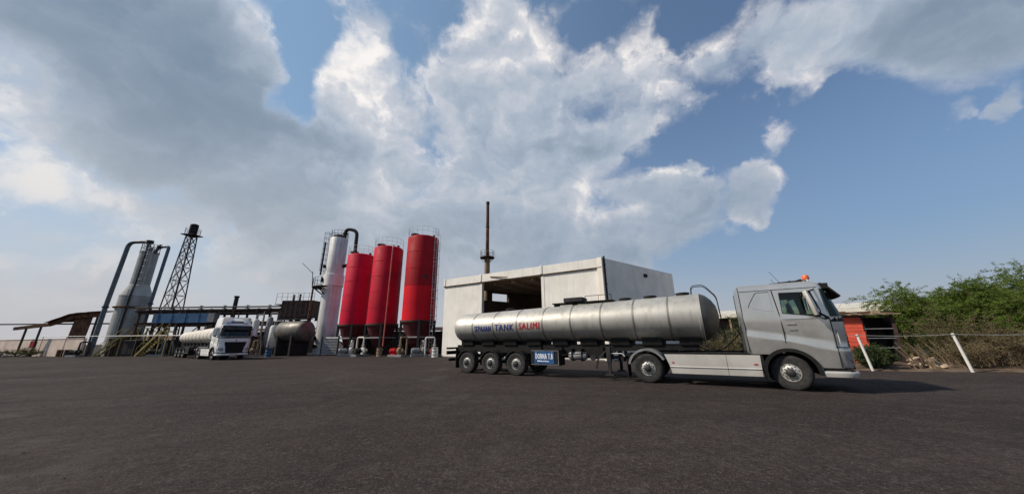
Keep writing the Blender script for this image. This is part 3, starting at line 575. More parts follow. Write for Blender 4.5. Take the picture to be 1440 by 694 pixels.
        T.part('door_emblem', MB().bx(0.16, 0.36, m * 1.244, m * 1.258, 1.72, 1.755), 'grey_steel', None, 0.004)
        # mirror
        mm = MB(); a = Vector((0.69, m * 1.52, 2.86)); b = Vector((0.83, m * 1.52, 2.14))
        rr = []
        for k in range(7):
            t = k / 6; c = a.lerp(b, t); s_ = 0.55 + 0.45 * math.sin(math.pi * min(1, max(0, t * 0.94 + 0.03))) ** 0.6
            rr.append([(c.x + 0.085 * s_ * math.cos(q), c.y + 0.16 * s_ * math.sin(q), c.z) for q in [2 * math.pi * j / 12 for j in range(12)]])
        mm.grid(rr, close=True); mm.f += [tuple(range(12))[::-1], tuple(range(72, 84))]
        mo = T.part('mirror', mm, skirt, 40)
        T.part('mirror_base', MB().lathe([(0.0001, -0.05), (0.075, -0.045), (0.09, 0.0), (0.075, 0.05), (0.0001, 0.055)], 12, 'z', (0.835, m * 1.50, 2.13)), 'black_plastic', 40, parent=mo)
        T.part('mirror_arm', MB().tube(pipe_path([(1.07, m * 1.20, 2.05), (1.09, m * 1.44, 2.05), (0.87, m * 1.50, 2.22)], 0.06), 0.032, 8), 'black_plastic', 40)
        T.part('mirror_arm', MB().tube([(1.0, m * 1.15, 2.93), (0.74, m * 1.48, 2.83)], 0.02, 8), 'black_plastic', 40)
        T.part('mirror_glass', MB().bx(0.655, 0.672, m * 1.42, m * 1.62, 2.30, 2.72), 'mirror_glass', parent=mo)
        # wheel arch trim and liner
        T.part('wheel_arch', MB().arc(AX, AZ, 0.60, 0.70, -4, 178, m * 1.19, m * 1.262, 28), 'black_plastic', 30)
        T.part('arch_liner', MB().arc(AX, AZ, 0.66, 0.68, 2, 178, m * 0.70, m * 1.20, 20), 'black', 30)
        T.part('mud_guard', MB().prism([(-0.62, 0.28), (-0.56, 0.30), (-0.585, 0.62), (-0.65, 1.02), (-0.70, 1.02), (-0.68, 0.6)], m * 0.75, m * 1.255), 'black_plastic')
        T.part('step_lamp', MB().bx(0.675, 0.725, m * 1.17, m * 1.25, 0.50, 0.655), 'rim', None, 0.01)
        # side skirts with a ledge
        for nm, x0, x1, a0, a1 in (('rear', -3.46, -1.612, -3.27, -1.612), ('front', -1.60, -0.70, -1.60, -0.72)):
            yy = m * 1.235
            prof = [(0.99, -0.05), (0.985, 0.0), (0.80, 0.0), (0.60, -0.008), (0.575, 0.016), (0.55, -0.012), (0.36, -0.02), (0.335, -0.06)]
            gp_ = []
            for z, o in prof:
                t = (z - 0.33) / 0.66; xa = a0 + (x0 - a0) * max(0, t) ** 1.5 if nm == 'rear' else x0; xb = x1 if nm == 'rear' else x1 - 0.02 + 0.02 * t
                gp_.append([(xa + (xb - xa) * k / 6, yy + m * o, z) for k in range(7)])
            m3 = MB().grid(gp_); back = [[(p[0], m * 1.08, p[2]) for p in q] for q in gp_]; m3.grid(back)
            m3.grid([[q[0] for q in gp_], [q[0] for q in back]]); m3.grid([[q[-1] for q in gp_], [q[-1] for q in back]]); m3.grid([gp_[0], back[0]]); m3.grid([gp_[-1], back[-1]])
            sk = T.part('side_skirt', m3, skirt, 25)
            T.part('marker_lamp', MB().bx(x0 + 0.22 if nm == 'rear' else x1 - 0.20, x0 + 0.29 if nm == 'rear' else x1 - 0.10, m * 1.232, m * 1.246, 0.70, 0.735), 'red_lens', parent=sk)
        T.part('fuel_tank', MB().bx(-3.0, -0.75, m * 0.55, m * 1.07, 0.42, 0.95), 'dark_steel', None, 0.05)
        T.part('deck_rail', MB().bx(-3.5, -0.94, m * 1.04, m * 1.20, 0.993, 1.05), 'black')
        # rear fender
        T.part('rear_fender', MB().arc(-4.06, 0.50, 0.645, 0.675, 28, 168, m * 0.62, m * 1.255, 22).arc(-4.06, 0.50, 0.60, 0.675, 28, 168, m * 1.235, m * 1.262, 22), 'grey_steel', 30)
        T.part('mud_flap', MB().bx(-4.78, -4.75, m * 0.70, m * 1.22, 0.18, 0.80), 'black_plastic')
        add_wheel(T, 'front', 0.02, m * 1.03, m, steer); add_wheel(T, 'dual', -4.06, m * 1.06, m)
        o_ = T.inst('wheel', WH['dual'][1], (-4.06, m * 0.70, 0.495), 0)
    # ---- chassis and fittings
    ch = MB()
    for y in (-0.42, 0.42): ch.bx(-4.95, 1.0, y - 0.04, y + 0.04, 0.72, 0.98)
    for x in (-4.8, -3.2, -2.2, -1.2): ch.bx(x - 0.05, x + 0.05, -0.38, 0.38, 0.75, 0.95)
    ch.cyl((0.02, -0.95, 0.495), (0.02, 0.95, 0.495), 0.07); ch.cyl((-4.06, -1.0, 0.495), (-4.06, 1.0, 0.495), 0.10); ch.bx(-0.88, 1.25, -1.08, 1.08, 1.19, 1.27); ch.bx(-0.86, -0.66, -1.1, 1.1, 0.6, 1.0)
    ch.bx(0.2, 1.3, -0.6, 0.6, 0.55, 1.1)
    T.part('chassis', ch, 'black')
    T.part('fifth_wheel', MB().prism([(-4.5, 1.02), (-3.1, 1.02), (-3.15, 1.12), (-4.3, 1.12)], -0.45, 0.45).bx(-3.95, -3.55, -0.5, 0.5, 0.96, 1.03), 'black', None, 0.01)
    T.part('rear_crossmember', MB().bx(-4.99, -4.90, -1.12, 1.12, 0.70, 0.88), 'black')
    for y in (-0.85, 0.85): T.part('rear_lamp', MB().bx(-5.005, -4.992, y - 0.22, y + 0.22, 0.73, 0.85), 'red_lens')
    for m in (-1, 1): T.part('rear_edge_seal', MB().tube([(-0.935, m * (sy(z, 0.0)), z) for z in (1.06, 1.8, 2.1, 2.6, 3.0, 3.12 + dh)], 0.012, 6), 'black_plastic')
    vz = 2.98; 
    vis = []
    for k in range(13):
        y = -1.12 + 2.24 * k / 12; c = 0.05 * (abs(y) / 1.12) ** 3; vis.append([(1.22 - c, y, 3.13), (1.42 - c, y, 2.96), (1.66 - c * 2, y, 2.70), (1.64 - c * 2, y, 2.68), (1.38 - c, y, 2.92), (1.18 - c, y, 3.07)])
    mv = MB().grid(vis, close=True); mv.f += [tuple(range(6)), tuple(range(72, 78))[::-1]]
    T.part('sun_visor', mv, 'black_plastic', 30)
    for y in (-1.10, 1.10): T.part('visor_bracket', MB().bx(1.06, 1.34, y - 0.03, y + 0.03, 2.94, 3.10), 'black_plastic')
    if dh == 0:
        T.part('roof_bar', MB().tube(pipe_path([(0.95, -0.92, 3.15), (0.95, -0.92, 3.27), (0.95, 0.92, 3.27), (0.95, 0.92, 3.15)], 0.06), 0.022, 8), 'rim', 40)
        for y, mt in ((-0.80, 'amber'), (0.80, 'amber')):
            T.part('beacon', MB().lathe([(0.085, 3.285), (0.09, 3.30), (0.085, 3.39), (0.06, 3.425), (0.0001, 3.435)], 16, 'z', (0.95, y, 0), cap0=True), mt, 40)
        for y in (-0.45, 0.0, 0.45):
            T.part('roof_lamp', MB().lathe([(0.05, 0), (0.09, 0.02), (0.095, 0.08), (0.0001, 0.085)], 14, 'x', (0.97, y, 3.30)), 'black_plastic', 40)
        T.part('horn', MB().cyl((0.25, -0.62, 3.26), (0.72, -0.62, 3.27), 0.022, 0.03, 10).cyl((0.72, -0.62, 3.27), (0.86, -0.62, 3.28), 0.03, 0.065, 12).bx(0.4, 0.46, -0.64, -0.60, 3.15, 3.27), 'black', 40)
        T.part('horn', MB().cyl((0.05, -0.45, 3.26), (0.5, -0.45, 3.27), 0.022, 0.03, 10).cyl((0.5, -0.45, 3.27), (0.62, -0.45, 3.28), 0.03, 0.06, 12).bx(0.2, 0.26, -0.47, -0.43, 3.15, 3.27), 'black', 40)
        T.part('antenna', MB().cyl((0.35, -0.85, 3.10), (0.05, -0.90, 3.62), 0.006, n=5), 'black')
        T.part('antenna', MB().cyl((0.55, 0.8, 3.10), (0.30, 0.84, 3.60), 0.006, n=5), 'black')
    else:
        z1 = 3.02 + dh * 0.45
        for y in (-0.7, 0.7): T.part('roof_lamp', MB().bx(0.90, 1.03, y - 0.14, y + 0.14, z1, z1 + 0.1), 'lamp_glass', None, 0.02)
        T.part('roof_sign', MB().bx(0.74, 0.95, -0.5, 0.5, z1 + 0.03, z1 + 0.21), 'grey_steel', None, 0.03)
    return T

def make_trailer(label, loc, rz, tank_mat, end_mat, band_mat, decorated, group=None):
    T = Thing('tank_trailer', label, 'tank trailer', loc, rz, group, off=(11.0, 0, 0))
    x0, x1 = -13.42, -2.10
    def hh(x): t = (x - x0) / (x1 - x0); return 0.735 + 0.125 * t
    def hw(x): t = (x - x0) / (x1 - x0); return 1.02 + 0.07 * t
    def cz(x): return 1.43 + hh(x)
    def ring_(x, s=1.0, o=0.0, n=48):
        return [(x, (hw(x) * s + o) * math.cos(2 * math.pi * j / n), cz(x) + (hh(x) * s + o) * math.sin(2 * math.pi * j / n)) for j in range(n)]
    rows = [ring_(x0 - 0.30, 0.25), ring_(x0 - 0.27, 0.5), ring_(x0 - 0.19, 0.75), ring_(x0 - 0.10, 0.91), ring_(x0 - 0.03, 0.98)]
    BANDS = [-12.28, -11.02, -9.68, -8.34, -7.01, -5.71, -4.42, -3.17]
    xs = [x0] + BANDS + [x1 - 0.02]
    for a, b in zip(xs, xs[1:]):
        rows += [ring_(a + (b - a) * t) for t in (0.0, 0.25, 0.5, 0.75)]
    rows.append(ring_(x1 - 0.02))
    mb = MB().grid(rows, close=True); mb.f.append(tuple(range(48)))
    tank = T.part('tank', mb, tank_mat, 40)
    e = MB().grid([ring_(x1 - 0.02, 0.995), ring_(x1 + 0.05, 0.985), ring_(x1 + 0.19, 0.90), ring_(x1 + 0.36, 0.70), ring_(x1 + 0.48, 0.45), ring_(x1 + 0.53, 0.15)], close=True)
    e.f.append(tuple(len(e.v) - 48 + j for j in range(48)))
    T.part('front_dish', e, end_mat, 40)
    T.part('dish_rim', MB().grid([ring_(x1 - 0.10, 1.0, 0.002), ring_(x1 - 0.09, 1.0, 0.022), ring_(x1 - 0.0, 1.0, 0.022), ring_(x1 + 0.01, 1.0, -0.012)], close=True), tank_mat, 30)
    T.part('dish_seam', MB().tube([(x1 + 0.03 + 0.51 * (1 - (y / hw(x1)) ** 2), y, cz(x1) + 0.02) for y in [(-0.98 + 1.96 * k / 12) * hw(x1) for k in range(13)]], 0.012, 6), 'black')
    for bx_ in BANDS:
        w = 0.035
        T.part('tank_band', MB().grid([ring_(bx_ - w, 1, 0.001), ring_(bx_ - w * .8, 1, 0.012), ring_(bx_ + w * .8, 1, 0.012), ring_(bx_ + w, 1, 0.001)], close=True), band_mat, 30)
    # lettering on the shell
    def on_tank(txt, xa, xb, za, zb, material, name='lettering', shear=0.15, bold=0.0):
      m_ = MB()
      vs, fs = bisected(*text_mesh(txt, zb - za, xb - xa, shear, bold))
      for kk, dx in enumerate((-0.012, 0.0, 0.012)):
        out = []
        for (u, v) in vs:
            x = xa + u + dx; z = za + v; t = max(-0.99, min(0.99, (z - cz(x)) / hh(x))); out.append((x, -(hw(x) * math.sqrt(1 - t * t) + 0.008 + 0.0006 * kk), z))
        m_._add(out, fs)
      T.part(name, m_, material, parent=tank)
    if decorated:
        on_tank('SEPAHAN', -12.13, -11.13, 1.93, 2.21, 'blue_ink'); on_tank('TANK', -10.88, -9.84, 1.95, 2.25, 'blue_ink'); on_tank('SALIMI', -9.55, -8.46, 1.99, 2.29, 'red_ink')
    # roof walkway, hatches, ladder
    def top(x): return cz(x) + hh(x)
    wk = MB(); wk.bx(-8.1, -5.3, -0.34, 0.34, top(-6.7) + 0.05, top(-6.7) + 0.10)
    for x in (-8.0, -7.1, -6.2, -5.4): wk.bx(x - 0.03, x + 0.03, -0.30, 0.30, top(x) - 0.06, top(-6.7) + 0.06)
    T.part('roof_walkway', wk, 'black')
    T.part('roof_locker', MB().bx(-7.5, -6.6, -0.42, 0.26, top(-7) + 0.11, top(-7) + 0.30), 'dark_steel', None, 0.02)
    rl = MB(); zt = top(-6) + 0.09
    rl.tube(pipe_path([(-6.5, -0.33, zt), (-6.5, -0.33, zt + 0.22), (-5.35, -0.33, zt + 0.22), (-5.35, -0.33, zt)], 0.04), 0.014, 6); rl.cyl((-5.9, -0.33, zt), (-5.9, -0.33, zt + 0.22), 0.012, n=6)
    T.part('walkway_rail', rl, 'dark_steel', 40)
    for x in (-10.6, -4.85, -3.85, -2.65):
        T.part('hatch', MB().lathe([(0.23, -0.05), (0.23, 0.05), (0.26, 0.055), (0.26, 0.085), (0.18, 0.11), (0.0001, 0.12)], 20, 'z', (x, 0, top(x) - 0.0)), 'dark_steel', 40)
    ld = MB(); xl = x1 + 0.50
    for y in (-0.30, 0.10):
        ld.tube(pipe_path([(xl - 0.75, y, top(x1) - 0.05), (xl - 0.72, y, top(x1) + 0.30), (xl - 0.30, y, top(x1) + 0.30), (xl + 0.05, y, top(x1) - 0.15), (xl + 0.12, y, 1.5)], 0.14), 0.016, 6)
    for k in range(7):
        z = 1.6 + 0.22 * k; ld.cyl((xl + 0.10 - 0.02 * max(0, k - 3), -0.30, z), (xl + 0.10 - 0.02 * max(0, k - 3), 0.10, z), 0.012, n=6)
    T.part('ladder', ld, 'dark_steel', 40)
    # frame
    fr = MB()
    for y in (-0.48, 0.48):
        fr.prism([(-13.6, 0.98), (-6.6, 0.88), (-5.6, 1.04), (-2.4, 1.13), (-2.4, 1.31), (-5.4, 1.31), (-13.6, 1.30)], y - 0.05, y + 0.05)
    for x in (-13.4, -12.5, -11.0, -9.6, -8.2, -7.0, -5.8, -4.6, -3.4, -2.5): fr.bx(x - 0.05, x + 0.05, -0.43, 0.43, 1.135, 1.29)
    T.part('frame', fr, 'black')
    for x in (-12.9, -11.6, -10.3, -9.0, -7.7, -6.4, -5.1, -3.9, -2.6):
        sd = MB(); sd.prism([(-0.60, 1.29), (0.60, 1.29), (0.64, 1.545), (0.40, 1.475), (0.0, 1.445), (-0.40, 1.475), (-0.64, 1.545)], x - 0.36, x + 0.36, 'yz')
        T.part('saddle', sd, 'black')
    T.part('rear_bumper', MB().bx(-13.78, -13.62, -1.2, 1.2, 1.10, 1.19).bx(-13.72, -13.64, -1.1, 1.1, 0.52, 0.66).bx(-13.70, -13.60, -0.55, -0.47, 0.6, 1.12).bx(-13.70, -13.60, 0.47, 0.55, 0.6, 1.12), 'black')
    T.part('lamp_board', MB().bx(-13.80, -13.70, -1.17, 1.17, 0.84, 1.02), 'black')
    for y in (-0.95, 0.95): T.part('tail_lamp', MB().bx(-13.815, -13.802, y - 0.18, y + 0.18, 0.87, 0.99), 'red_lens')
    for m in (-1, 1):
        for x in (-12.42, -11.02, -9.62):
            add_wheel(T, 'trailer', x, m * 1.03, m)
            T.part('fender_bracket', MB().bx(x - 0.03, x + 0.03, m * 0.5, m * 0.85, 1.02, 1.06), 'black')
            T.part('fender', MB().arc(x, 0.50, 0.565, 0.585, 22, 158, m * 0.80, m * 1.26, 18).arc(x, 0.50, 0.54, 0.585, 22, 158, m * 1.245, m * 1.268, 18), 'black_plastic', 30)
        T.part('mud_flap', MB().bx(-13.10, -13.07, m * 0.82, m * 1.24, 0.22, 0.95), 'black_plastic')
        # landing leg
        lg = MB(); lg.bx(-5.58, -5.42, m * 0.86, m * 1.02, 0.62, 1.22); lg.bx(-5.555, -5.445, m * 0.885, m * 0.995, 0.22, 0.64); lg.bx(-5.66, -5.34, m * 0.82, m * 1.06, 0.17, 0.22)
        lg.beam((-5.95, m * 0.9, 0.75), (-5.5, m * 0.94, 1.18), 0.05); lg.beam((-5.95, m * 0.9, 0.75), (-6.05, m * 0.9, 0.40), 0.06)
        T.part('landing_leg', lg, 'dark_steel')
        T.part('hose_reel_tray', MB().bx(-7.3, -5.8, m * 0.52, m * 0.62, 0.80, 1.22), 'black')
        T.part('side_rail', MB().beam((-7.46, m * 1.15, 0.9), (-6.0, m * 1.0, 1.0), 0.04), 'black')
    ax = MB()
    for x in (-12.42, -11.02, -9.62): ax.cyl((x, -0.95, 0.495), (x, 0.95, 0.495), 0.075); ax.bx(x - 0.1, x + 0.1, -0.55, -0.42, 0.5, 0.95); ax.bx(x - 0.1, x + 0.1, 0.42, 0.55, 0.5, 0.95)
    T.part('axles', ax, 'black')
    box = T.part('equipment_box', MB().bx(-8.83, -7.48, -1.24, -0.62, 0.48, 1.10), 'black_plastic', None, 0.02)
    for x in (-8.65, -7.65): T.part('box_bracket', MB().bx(x - 0.05, x + 0.05, -0.66, -0.42, 0.98, 1.2), 'black')
    T.part('box_frame', MB().bx(-8.80, -7.52, -1.255, -1.24, 1.06, 1.08).bx(-8.80, -7.52, -1.255, -1.24, 0.50, 0.52).bx(-7.54, -7.515, -1.254, -1.24, 0.523, 1.057), 'grey_steel', parent=box)
    if decorated:
        sg = T.part('sign_board', MB().bx(-8.64, -7.72, -1.262, -1.244, 0.545, 1.045), 'sign_blue', parent=box)
        def flat(txt, xa, xb, za, zb, y, material):
            vs, fs = text_mesh(txt, zb - za, xb - xa, 0.0, 0.0); m_ = MB()
            for kk in range(3): m_._add([(xa + u + 0.007 * (kk - 1), y - 0.0006 * kk, za + v) for u, v in vs], fs)
            T.part('sign_lettering', m_, material, parent=box)
        flat('DORNA T.B', -8.58, -7.78, 0.735, 0.955, -1.2645, 'white_ink')
        m_ = MB(); rn = random.Random(5); x = -8.50
        while x < -7.95:
            w = rn.uniform(0.018, 0.04); m_.bx(x, x + w, -1.266, -1.2625, 0.625, 0.625 + rn.uniform(0.035, 0.06)); x += w + 0.012
        T.part('small_print', m_, 'white_ink', parent=box)
        T.part('sign_corner_mark', MB().cyl((-8.56, -1.2625, 1.0), (-8.56, -1.266, 1.0), 0.025, n=12).cyl((-7.80, -1.2625, 1.0), (-7.80, -1.266, 1.0), 0.025, n=12), 'grey_steel', parent=box)
    T.part('air_reservoir', MB().lathe([(0.0001, -0.42), (0.13, -0.38), (0.17, -0.30), (0.17, 0.30), (0.13, 0.38), (0.0001, 0.42)], 18, 'x', (-6.85, -0.72, 0.86)), 'grey_steel', 40)
    T.part('reservoir_strap', MB().bx(-7.08, -7.04, -0.92, -0.52, 0.66, 1.14).bx(-6.66, -6.62, -0.92, -0.52, 0.66, 1.14), 'black')
    T.part('discharge_valve', MB().cyl((-6.2, -0.75, 0.80), (-6.2, -0.2, 0.80), 0.08).lathe([(0.12, -0.02), (0.12, 0.02)], 14, 'y', (-6.2, -0.77, 0.80), True, True), 'dark_steel', 40)
    T.part('discharge_pipe', MB().tube(pipe_path([(-12.8, -0.25, 1.05), (-12.8, -0.25, 0.80), (-5.0, -0.25, 0.80), (-5.0, -0.25, 1.15)], 0.15), 0.06, 8), 'dark_steel', 40)
    T.part('brake_hose', MB().tube([(-2.4, -0.2, 1.25), (-2.0, -0.28, 1.05), (-1.6, -0.3, 1.15), (-1.2, -0.2, 1.5), (-1.02, -0.15, 1.7)], 0.02, 6), 'black', 40)
    T.part('crank_handle', MB().tube([(-4.95, -1.0, 0.98), (-4.95, -1.12, 0.98), (-4.85, -1.14, 0.90), (-4.85, -1.22, 0.90)], 0.018, 6).cyl((-5.42, -0.94, 0.98), (-4.95, -1.0, 0.98), 0.015, n=6), 'pale_steel', 40)
    T.part('kingpin', MB().cyl((-3.75, 0, 1.06), (-3.75, 0, 1.2), 0.06).bx(-4.6, -2.5, -0.42, 0.42, 1.125, 1.128), 'black')
    return T

RZ = math.atan2(-0.514, 0.858)
def on_axis(o, d, rz=RZ): return (o[0] + math.cos(rz) * d, o[1] + math.sin(rz) * d, 0)
RZ2 = math.atan2(-0.555, 0.832)
O1 = (8.98, 11.32, 0); O2 = (-27.7, 32.6, 0)
make_tractor('silver truck cab with orange roof beacon parked in front of the white building', O1, RZ, 'silver', 'silver_low', 0.0, R(-18))
make_trailer('long bare metal tank trailer lettered SEPAHAN TANK SALIMI', on_axis(O1, -11.0), RZ, 'alu', 'alu_end', 'alu_band', True)
make_tractor('white high-roof truck cab with black grille parked by the pipe rack', O2, RZ2, 'white_paint', 'white_paint', 0.72)
make_trailer('cream tank trailer with rusty streaks behind the white truck cab', on_axis(O2, -11.0, RZ2), RZ2, 'cream_tank', 'cream_tank', 'rust_pale', False)

# ------------------------------------------------------------------ shared pieces
def railing(mb, cx, cy, z, r, h=1.0, n=16, t=0.022, a0=0, a1=360, rails=(1.0, 0.55)):
    full = a1 - a0 >= 360
    k = n if full else n + 1
    pts = [(cx + r * math.cos(R(a0 + (a1 - a0) * i / n)), cy + r * math.sin(R(a0 + (a1 - a0) * i / n))) for i in range(k)]
    for x, y in pts: mb.cyl((x, y, z), (x, y, z + h), t, n=5)
    for f in rails:
        for i in range(len(pts) if full else len(pts) - 1):
            a, b = pts[i], pts[(i + 1) % len(pts)]; mb.cyl((*a, z + h * f), (*b, z + h * f), t, n=5)
    return mb
def ladder(mb, x, y, z0, z1, ux, uy, w=0.45, t=0.022, step=0.35):
    a = (x - ux * w / 2, y - uy * w / 2); b = (x + ux * w / 2, y + uy * w / 2)
    mb.cyl((*a, z0), (*a, z1), t, n=5); mb.cyl((*b, z0), (*b, z1), t, n=5)
    z = z0 + step
    while z < z1: mb.cyl((*a, z), (*b, z), t * 0.7, n=4); z += step
    return mb
def cage(mb, x, y, z0, z1, nx, ny, r=0.4, t=0.02, step=0.9):
    # hoops bulging towards (nx, ny)
    ux, uy = -ny, nx; z = z0; hoops = []
    while z <= z1 + 0.01:
        p = [(x + ux * r * math.cos(a) + nx * 1.6 * r * math.sin(a), y + uy * r * math.cos(a) + ny * 1.6 * r * math.sin(a), z) for a in [math.pi * i / 8 for i in range(9)]]
        mb.tube(p, t, 4); hoops.append(p); z += step
    for i in (2, 4, 6): mb.cyl(hoops[0][i], hoops[-1][i], t * 0.8, n=4)
    return mb
# ------------------------------------------------------------------ red silos
def silo(label, x, y, r, zb, zt, m_up, m_low=None, zs=None, rot=20, vent_a=200):
    T = Thing('silo', label, 'silo', (x, y, 0), 0, 'red silos on steel legs')
    lo = zs if zs else zb
    T.part('shell', MB().lathe([(r, lo), (r, zt - 0.10), (r - 0.04, zt - 0.02), (r - 0.2, zt + 0.08), (0.3, zt + 0.30), (0.0001, zt + 0.30)], 48), m_up, 30)
    if zs: T.part('lower_shell', MB().lathe([(r + 0.004, zb), (r + 0.004, zs)], 48), m_low, 30, label='freshly painted bright red lower shell')
    for z in ([zb + (zt - zb) * k / 5 for k in range(1, 5)]):
        T.part('weld_ring', MB().lathe([(r + 0.002, z - 0.03), (r + 0.014, z - 0.02), (r + 0.014, z + 0.02), (r + 0.002, z + 0.03)], 48), (m_low if zs and z < zs else m_up), 30)
    T.part('ring_beam', MB().lathe([(r + 0.01, zb - 0.16), (r + 0.05, zb - 0.15), (r + 0.05, zb + 0.03), (r + 0.006, zb + 0.04)], 48), 'brown_steel', 30)
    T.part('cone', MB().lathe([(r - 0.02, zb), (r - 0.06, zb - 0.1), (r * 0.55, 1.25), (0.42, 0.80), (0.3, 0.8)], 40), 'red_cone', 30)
    T.part('outlet', MB().lathe([(0.30, 0.78), (0.30, 0.86), (0.2, 0.86)], 16, cap0=True).cyl((0, 0, 0.79), (0, 0, 0.45), 0.16, n=12).bx(-0.35, 0.35, -0.22, 0.22, 0.0, 0.46), 'dark_steel', 30)
    P4 = [(r * 1.0 * math.cos(R(rot + 90 * k)), r * 1.0 * math.sin(R(rot + 90 * k))) for k in range(4)]
    P4 += [(r * 1.0 * math.cos(R(rot + 45 + 90 * k)), r * 1.0 * math.sin(R(rot + 45 + 90 * k))) for k in range(4)]
    for px, py in P4[:4]:
        T.part('leg', MB().beam((px, py, 0.0), (px, py, zb + 0.1), 0.22).bx(px - 0.22, px + 0.22, py - 0.22, py + 0.22, 0.0, 0.05), 'dark_steel')
    for k in range(4):
        a, b = P4[k], P4[(k + 1) % 4]
        T.part('cross_beam', MB().beam((*a, 1.9), (*b, 1.9), 0.14), 'grey_steel')
        T.part('diagonal_brace', MB().beam((*a, 0.2), (*b, 1.85), 0.08) if k % 2 else MB().beam((*a, 1.95), (*b, zb - 0.2), 0.08), 'dark_steel')
    T.part('top_railing', railing(MB(), 0, 0, zt - 0.02, r - 0.02, 1.1, 18, 0.013), 'pale_steel')
    va = R(vent_a)
    T.part('vent_filter', MB().lathe([(0.42, 0.0), (0.42, 0.14), (0.30, 0.16), (0.30, 0.36), (0.5, 0.40), (0.5, 0.50), (0.0001, 0.56)], 20, 'z', (0.55 * r * math.cos(va), 0.55 * r * math.sin(va), zt)), 'brown_steel', 30)
    T.part('relief_valve', MB().cyl((0.7 * r, -0.2, zt), (0.7 * r, -0.2, zt + 0.38), 0.14, n=12), 'brown_steel', 30)
    return T
s3 = silo('tallest red silo, bright lower half and dark upper half, nearest the white building', -10.4, 36.0, 1.76, 3.58, 13.0, 'red3', 'red4', 7.3)
s2 = silo('deep red silo with a pale pipe down its side, standing between two other silos', -14.95, 37.5, 1.66, 3.35, 12.25, 'red2')
s1 = silo('shortest crimson red silo, beside the tall white column', -19.15, 39.5, 1.60, 3.40, 11.9, 'red1')
s2.part('fill_pipe', MB().tube(pipe_path([(1.0, -1.20, 12.4), (1.05, -1.62, 12.2), (1.02, -1.62, 6.0), (1.0, -1.70, 1.0)], 0.3), 0.075, 8), 'red_pipe', 40)
for z in (5.0, 9.0): s2.part('pipe_clip', MB().bx(0.9, 1.14, -1.66, -1.25, z, z + 0.08), 'brown_steel')
a = R(-28); s3.part('ladder', ladder(MB(), 1.93 * math.cos(a), 1.93 * math.sin(a), 0.3, 14.0, -math.sin(a), math.cos(a)), 'pale_steel')
s3.part('ladder_cage', cage(MB(), 1.93 * math.cos(a), 1.93 * math.sin(a), 3.2, 13.8, math.cos(a), math.sin(a), 0.36, 0.016), 'pale_steel')
for z in (6.0, 10.0): s3.part('ladder_bracket', MB().bx(1.5, 1.75, -0.93, -0.83, z, z + 0.06), 'pale_steel')
a = R(175); s1.part('ladder', ladder(MB(), 1.70 * math.cos(a), 1.70 * math.sin(a), 0.3, 12.8, -math.sin(a), math.cos(a)), 'dark_steel')
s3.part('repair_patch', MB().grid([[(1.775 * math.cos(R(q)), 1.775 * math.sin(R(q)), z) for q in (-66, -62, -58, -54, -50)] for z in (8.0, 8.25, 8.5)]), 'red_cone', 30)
# ------------------------------------------------------------------ white column
C = Thing('process_column', 'tall stained white column with a black bent pipe on top', 'column', (-23.75, 42, 0))
C.part('lower_shell', MB().lathe([(1.22, 0.0), (1.22, 0.25), (1.15, 0.3), (1.15, 8.5)], 40, cap0=True), 'column_white', 30)
C.part('collar', MB().lathe([(1.15, 8.48), (1.24, 8.52), (1.24, 10.0), (1.12, 10.06)], 40), 'collar_white', 30)
C.part('upper_shell', MB().lathe([(1.10, 10.0), (1.10, 15.0), (1.05, 15.1), (0.3, 15.3), (0.0001, 15.3)], 40), 'column_white', 30)
C.part('top_cap', MB().lathe([(0.80, 15.1), (0.80, 15.45), (0.5, 15.6), (0.0001, 15.6)], 28), 'brown_steel', 30)
C.part('top_railing', railing(MB(), 0, 0, 15.05, 1.05, 1.05, 14, 0.02), 'dark_steel')
C.part('overhead_pipe', MB().tube(pipe_path([(0.75, -0.1, 15.2), (0.75, -0.1, 16.55), (2.35, -0.1, 16.2), (2.45, -0.1, 12.0), (2.0, -0.1, 11.4), (1.05, -0.1, 11.2)], 0.7), 0.23, 12), 'dark_steel', 40)
for x, z in ((0.75, 15.75), (2.42, 13.0)): C.part('pipe_flange', MB().cyl((x, -0.1, z), (x, -0.1, z + 0.12), 0.33, n=16), 'black', 30)
def nozzle(z, ang, r=0.24, R0=1.15):
    ca, sa = math.cos(R(ang)), math.sin(R(ang))
    C.part('manhole', MB().cyl((ca * (R0 - 0.1), sa * (R0 - 0.1), z), (ca * (R0 + 0.22), sa * (R0 + 0.22), z), r * 0.85, n=16).cyl((ca * (R0 + 0.22), sa * (R0 + 0.22), z), (ca * (R0 + 0.30), sa * (R0 + 0.30), z), r * 1.15, n=16), 'black', 30)
nozzle(9.3, 215, 0.33); nozzle(11.1, 210, 0.24); nozzle(4.25, 205, 0.22); nozzle(2.0, 230, 0.26); nozzle(1.0, 250, 0.2)
ps = []
for rr_, zz in ((1.24, 8.25), (2.35, 8.25), (2.35, 8.35), (1.24, 8.35)):
    ps.append([(rr_ * math.cos(R(q)), rr_ * math.sin(R(q)), zz) for q in range(135, 271, 9)])
C.part('platform', MB().grid(ps + [ps[0]]), 'dark_steel')
C.part('platform_railing', railing(MB(), 0, 0, 8.35, 2.3, 1.1, 10, 0.022, 135, 262), 'dark_steel')
pb = MB()
for q in (145, 180, 215, 250): pb.beam((1.15 * math.cos(R(q)), 1.15 * math.sin(R(q)), 7.4), (2.25 * math.cos(R(q)), 2.25 * math.sin(R(q)), 8.25), 0.09)
C.part('platform_bracket', pb, 'dark_steel')
C.part('jib_arm', MB().beam((-2.0, -1.15, 8.35), (-2.2, -1.2, 10.3), 0.06).beam((-2.2, -1.2, 10.1), (-3.6, -1.4, 11.4), 0.05), 'dark_steel')
a = R(192); C.part('ladder', ladder(MB(), 1.3 * math.cos(a), 1.3 * math.sin(a), 8.4, 16.0, -math.sin(a), math.cos(a)), 'dark_steel')
